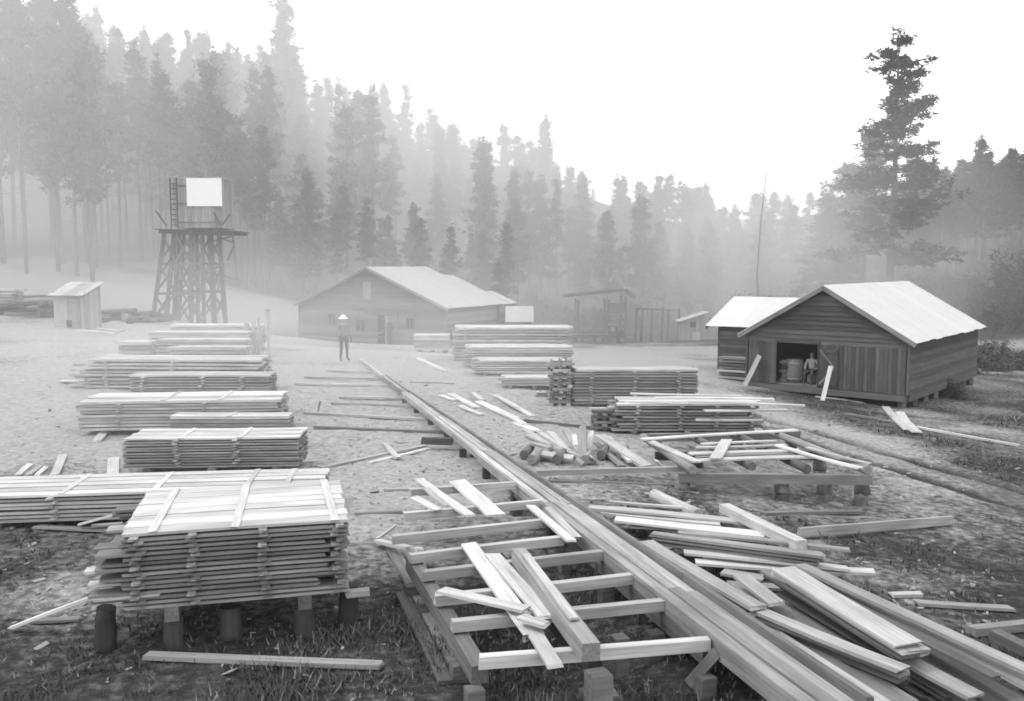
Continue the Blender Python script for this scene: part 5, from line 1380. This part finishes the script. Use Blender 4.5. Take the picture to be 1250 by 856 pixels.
for i, (px, D, w, hg, lab) in enumerate(((1232, 72, 5.0, 4.6, 'largest dark leafy bush below the right-hand pine stand'), (1205, 74, 3.4, 3.6, 'rounded dark bush left of the largest one'), (1262, 73, 4.5, 4.4, 'dark bush cut by the right picture edge'), (1180, 78, 3.4, 2.6, 'grey bush on the bank above the shed roof corner'),
        (1160, 80, 3.0, 2.2, 'pale bush on the bank beside the shed roof edge'), (1217, 50, 2.2, 1.4, 'low brush right of the shed posts'), (1196, 47, 1.6, 1.0, 'scrubby plant at the rear corner of the shed'), (1240, 52, 2.0, 1.2, 'low brush clump near the right picture edge'),
        (1222, 84, 3.5, 3.0, 'bush half way up the bank on the right'), (1140, 83, 3.4, 2.6, 'light bush just behind the great pine'), (1120, 80, 3.6, 3.0, 'light bush at the foot of the great pine'), (1168, 37, 1.1, .6, 'weedy tuft beside the shed foundation'))):
    shrub(px, 0, D, w, hg, lab, 'bushes on the right bank' if i < 5 or i in (8, 9, 10) else None, 'foliage_dark' if i < 3 else 'shrub_leaf')
for i in range(12):
    shrub(640 + i*22 + random.uniform(-8, 8), 0, random.uniform(99, 104), random.uniform(2.5, 4.5), random.uniform(2, 4), 'hazy undergrowth bush behind the truck and pole pen', 'undergrowth behind the truck')
for i in range(8):
    shrub(915 + i*27 + random.uniform(-8, 8), 0, random.uniform(76, 92), random.uniform(2.5, 4.5), random.uniform(2.4, 4.2), 'smoky undergrowth bush behind the storage shed', 'undergrowth behind the shed')

# ------------------------------------------------------------------ grass and chips
def scatter(n, x0, x1, y0, y1, prob):
    g = np.random.default_rng(99 + n)
    yv = y0 + (y1 - y0)*g.uniform(0, 1, n*3)**1.5; xv = g.uniform(-1, 1, n*3)*(yv*.66 + 1.5)
    keep = g.uniform(0, 1, n*3) < prob(xv, yv); xv, yv = xv[keep][:n], yv[keep][:n]
    return xv, yv, HH(xv, yv), g
def grass(n0, name, mat, label, hmul, seedoff, y1):
    pr = lambda x, y: np.clip(1.0 - dust_at(x, y)*2.6, 0, 1)**1.4*np.clip(.42 + 1.5*vnoise(x + seedoff, y, 1.2) + 1.3*vnoise(x, y + seedoff, .33), .02, 1)
    x, y, z, g = scatter(n0, 0, 0, 6.0, y1, pr)
    n = len(x); hgt = g.uniform(.025, .085, n)*hmul*np.clip(1 + 1.4*vnoise(x, y, 1.8) + 1.2*vnoise(x, y, .33), .3, 2.2)*(1 + .02*(y - 6)); wv = g.uniform(.006, .012, n)*(1 + .05*(y - 6)); az = g.uniform(0, 6.28, n); ln = g.uniform(.2, 1.3, n)
    B = np.stack([x, y, z - .01], -1); s = np.stack([np.cos(az), np.sin(az), 0*az], -1)*wv[:, None]; d = np.stack([-np.sin(az)*ln*hgt, np.cos(az)*ln*hgt, hgt], -1)
    V = np.stack([B - s, B + s, B + d], 1).reshape(-1, 3)
    o = link(name, mesh_np(name, V, np.arange(3*n).reshape(-1, 3)), mat); tag(o, label, 'grass', kind='stuff')
grass(95000, 'grass', 'grass', 'short sparse grass on the ground round the lumber', 1.0, 0, 30)
grass(26000, 'dry_grass', 'dry_grass', 'pale dry grass stalks among the darker grass', 1.15, 40, 34)
def chips():
    def pr(x, y):
        b = lambda cx, cy_, r: np.exp(-(((x-cx)**2 + (y-cy_)**2)/r**2))
        return np.clip(.035 + .9*b(4.6, 11.5, 1.6) + .8*b(-5.6, 10.8, 1.1) + .35*b(0, 15, 5) + .35*b(-5, 22, 7) + .3*b(2, 20, 5) + .3*b(9, 22, 4), 0, 1)
    x, y, z, g = scatter(3400, 0, 0, 6.2, 30, pr); n = len(x)
    l = g.uniform(.006, .026, n)*(1 + .035*y)*np.where(g.uniform(0, 1, n) < .10, 2.6, 1); w = l*g.uniform(.2, .6, n); t = np.full(n, .006); az = g.uniform(0, 6.28, n); tl = g.normal(0, .25, n)
    ex = np.stack([np.cos(az), np.sin(az), tl], -1)*l[:, None]; ey = np.stack([-np.sin(az), np.cos(az), g.normal(0, .2, n)], -1)*w[:, None]; ez = np.stack([0*t, 0*t, t], -1)
    C = np.stack([x, y, z + .012], -1); V = []
    for (a, b, c) in ((-1,-1,-1),(1,-1,-1),(1,1,-1),(-1,1,-1),(-1,-1,1),(1,-1,1),(1,1,1),(-1,1,1)): V.append(C + ex*a + ey*b + ez*c)
    V = np.stack(V, 1).reshape(-1, 3); _, f = box_arrays(0, 1, 0, 1, 0, 1); F = (np.array(f)[None] + (np.arange(n)*8)[:, None, None]).reshape(-1, 4)
    o = link('wood_chips', mesh_np('wood_chips', V, F), 'chip'); tag(o, 'pale wood chips and splinters strewn over the ground', 'wood chips', kind='stuff')
chips()

# ------------------------------------------------------------------ smoke and haze
def vol_mat(name, dens, aniso=.1, soft=None):
    m = bpy.data.materials.new(name); m.use_nodes = True; nt = m.node_tree; nt.nodes.clear()
    out = nt.nodes.new('ShaderNodeOutputMaterial'); pv = nt.nodes.new('ShaderNodeVolumePrincipled')
    pv.inputs['Color'].default_value = (.99, .99, .99, 1); pv.inputs['Density'].default_value = dens; pv.inputs['Anisotropy'].default_value = aniso
    if soft is not None:                 # smoke thins out towards its edge and is uneven inside
        tc = N(nt, 'ShaderNodeTexCoord'); ln = N(nt, 'ShaderNodeVectorMath', operation='DOT_PRODUCT')
        nt.links.new(tc.outputs['Object'], ln.inputs[0]); nt.links.new(tc.outputs['Object'], ln.inputs[1])
        f = mathn(nt, 'MAXIMUM', mathn(nt, 'SUBTRACT', 1.0, ln.outputs['Value']), 0.0); f = mathn(nt, 'MULTIPLY', f, f)
        nz = N(nt, 'ShaderNodeTexNoise'); nz.inputs['Scale'].default_value = 2.6; nz.inputs['Detail'].default_value = 2
        mp = N(nt, 'ShaderNodeMapping'); mp.inputs['Location'].default_value = (soft, soft*2, 0); nt.links.new(tc.outputs['Object'], mp.inputs[0]); nt.links.new(mp.outputs[0], nz.inputs['Vector'])
        k = mathn(nt, 'MAXIMUM', mathn(nt, 'ADD', mathn(nt, 'MULTIPLY', mathn(nt, 'SUBTRACT', nz.outputs[0], .5), 3.0), 1.0), .1)
        nt.links.new(mathn(nt, 'MULTIPLY', mathn(nt, 'MULTIPLY', f, k), dens), pv.inputs['Density'])
    nt.links.new(pv.outputs[0], out.inputs['Volume']); MATS[name] = m; return m
def smoke(c, r, dens, label, seed):
    vol_mat(f'smoke_{seed}', dens, .1, seed*3.7)
    bm = bmesh.new(); bmesh.ops.create_icosphere(bm, subdivisions=3, radius=1.02)
    me = bpy.data.meshes.new('smoke'); bm.to_mesh(me); bm.free()
    o = link('smoke', me, f'smoke_{seed}', None, T(*c) @ Matrix.Diagonal((*r, 1))); tag(o, label, 'smoke', kind='stuff')
smoke((-24, 98, 20), (80, 62, 46), .018, 'broad bank of smoke hanging over the sawmill and hillside', 1)
smoke((-9, 29, .5), (17.5, 20, 6.5), .023, 'low drifting smoke over the yard round the standing man', 2)
smoke((8, 112, 4), (52, 46, 28), .010, 'smoke lying in the hollow behind the truck', 3)
smoke((27, 78, 3), (21, 27, 21), .036, 'thin smoke drifting behind the storage shed', 4)
smoke((-40, 64, 12), (30, 22, 26), .018, 'smoke thinning among the near pines on the left', 5)
vol_mat('haze_air', .0006)
v, f = box_arrays(-290, 290, -70, 390, -14, 88)
hz_ = link('haze', mesh_np('haze', v, f), 'haze_air'); tag(hz_, 'faint even haze filling the air', 'haze', kind='stuff')
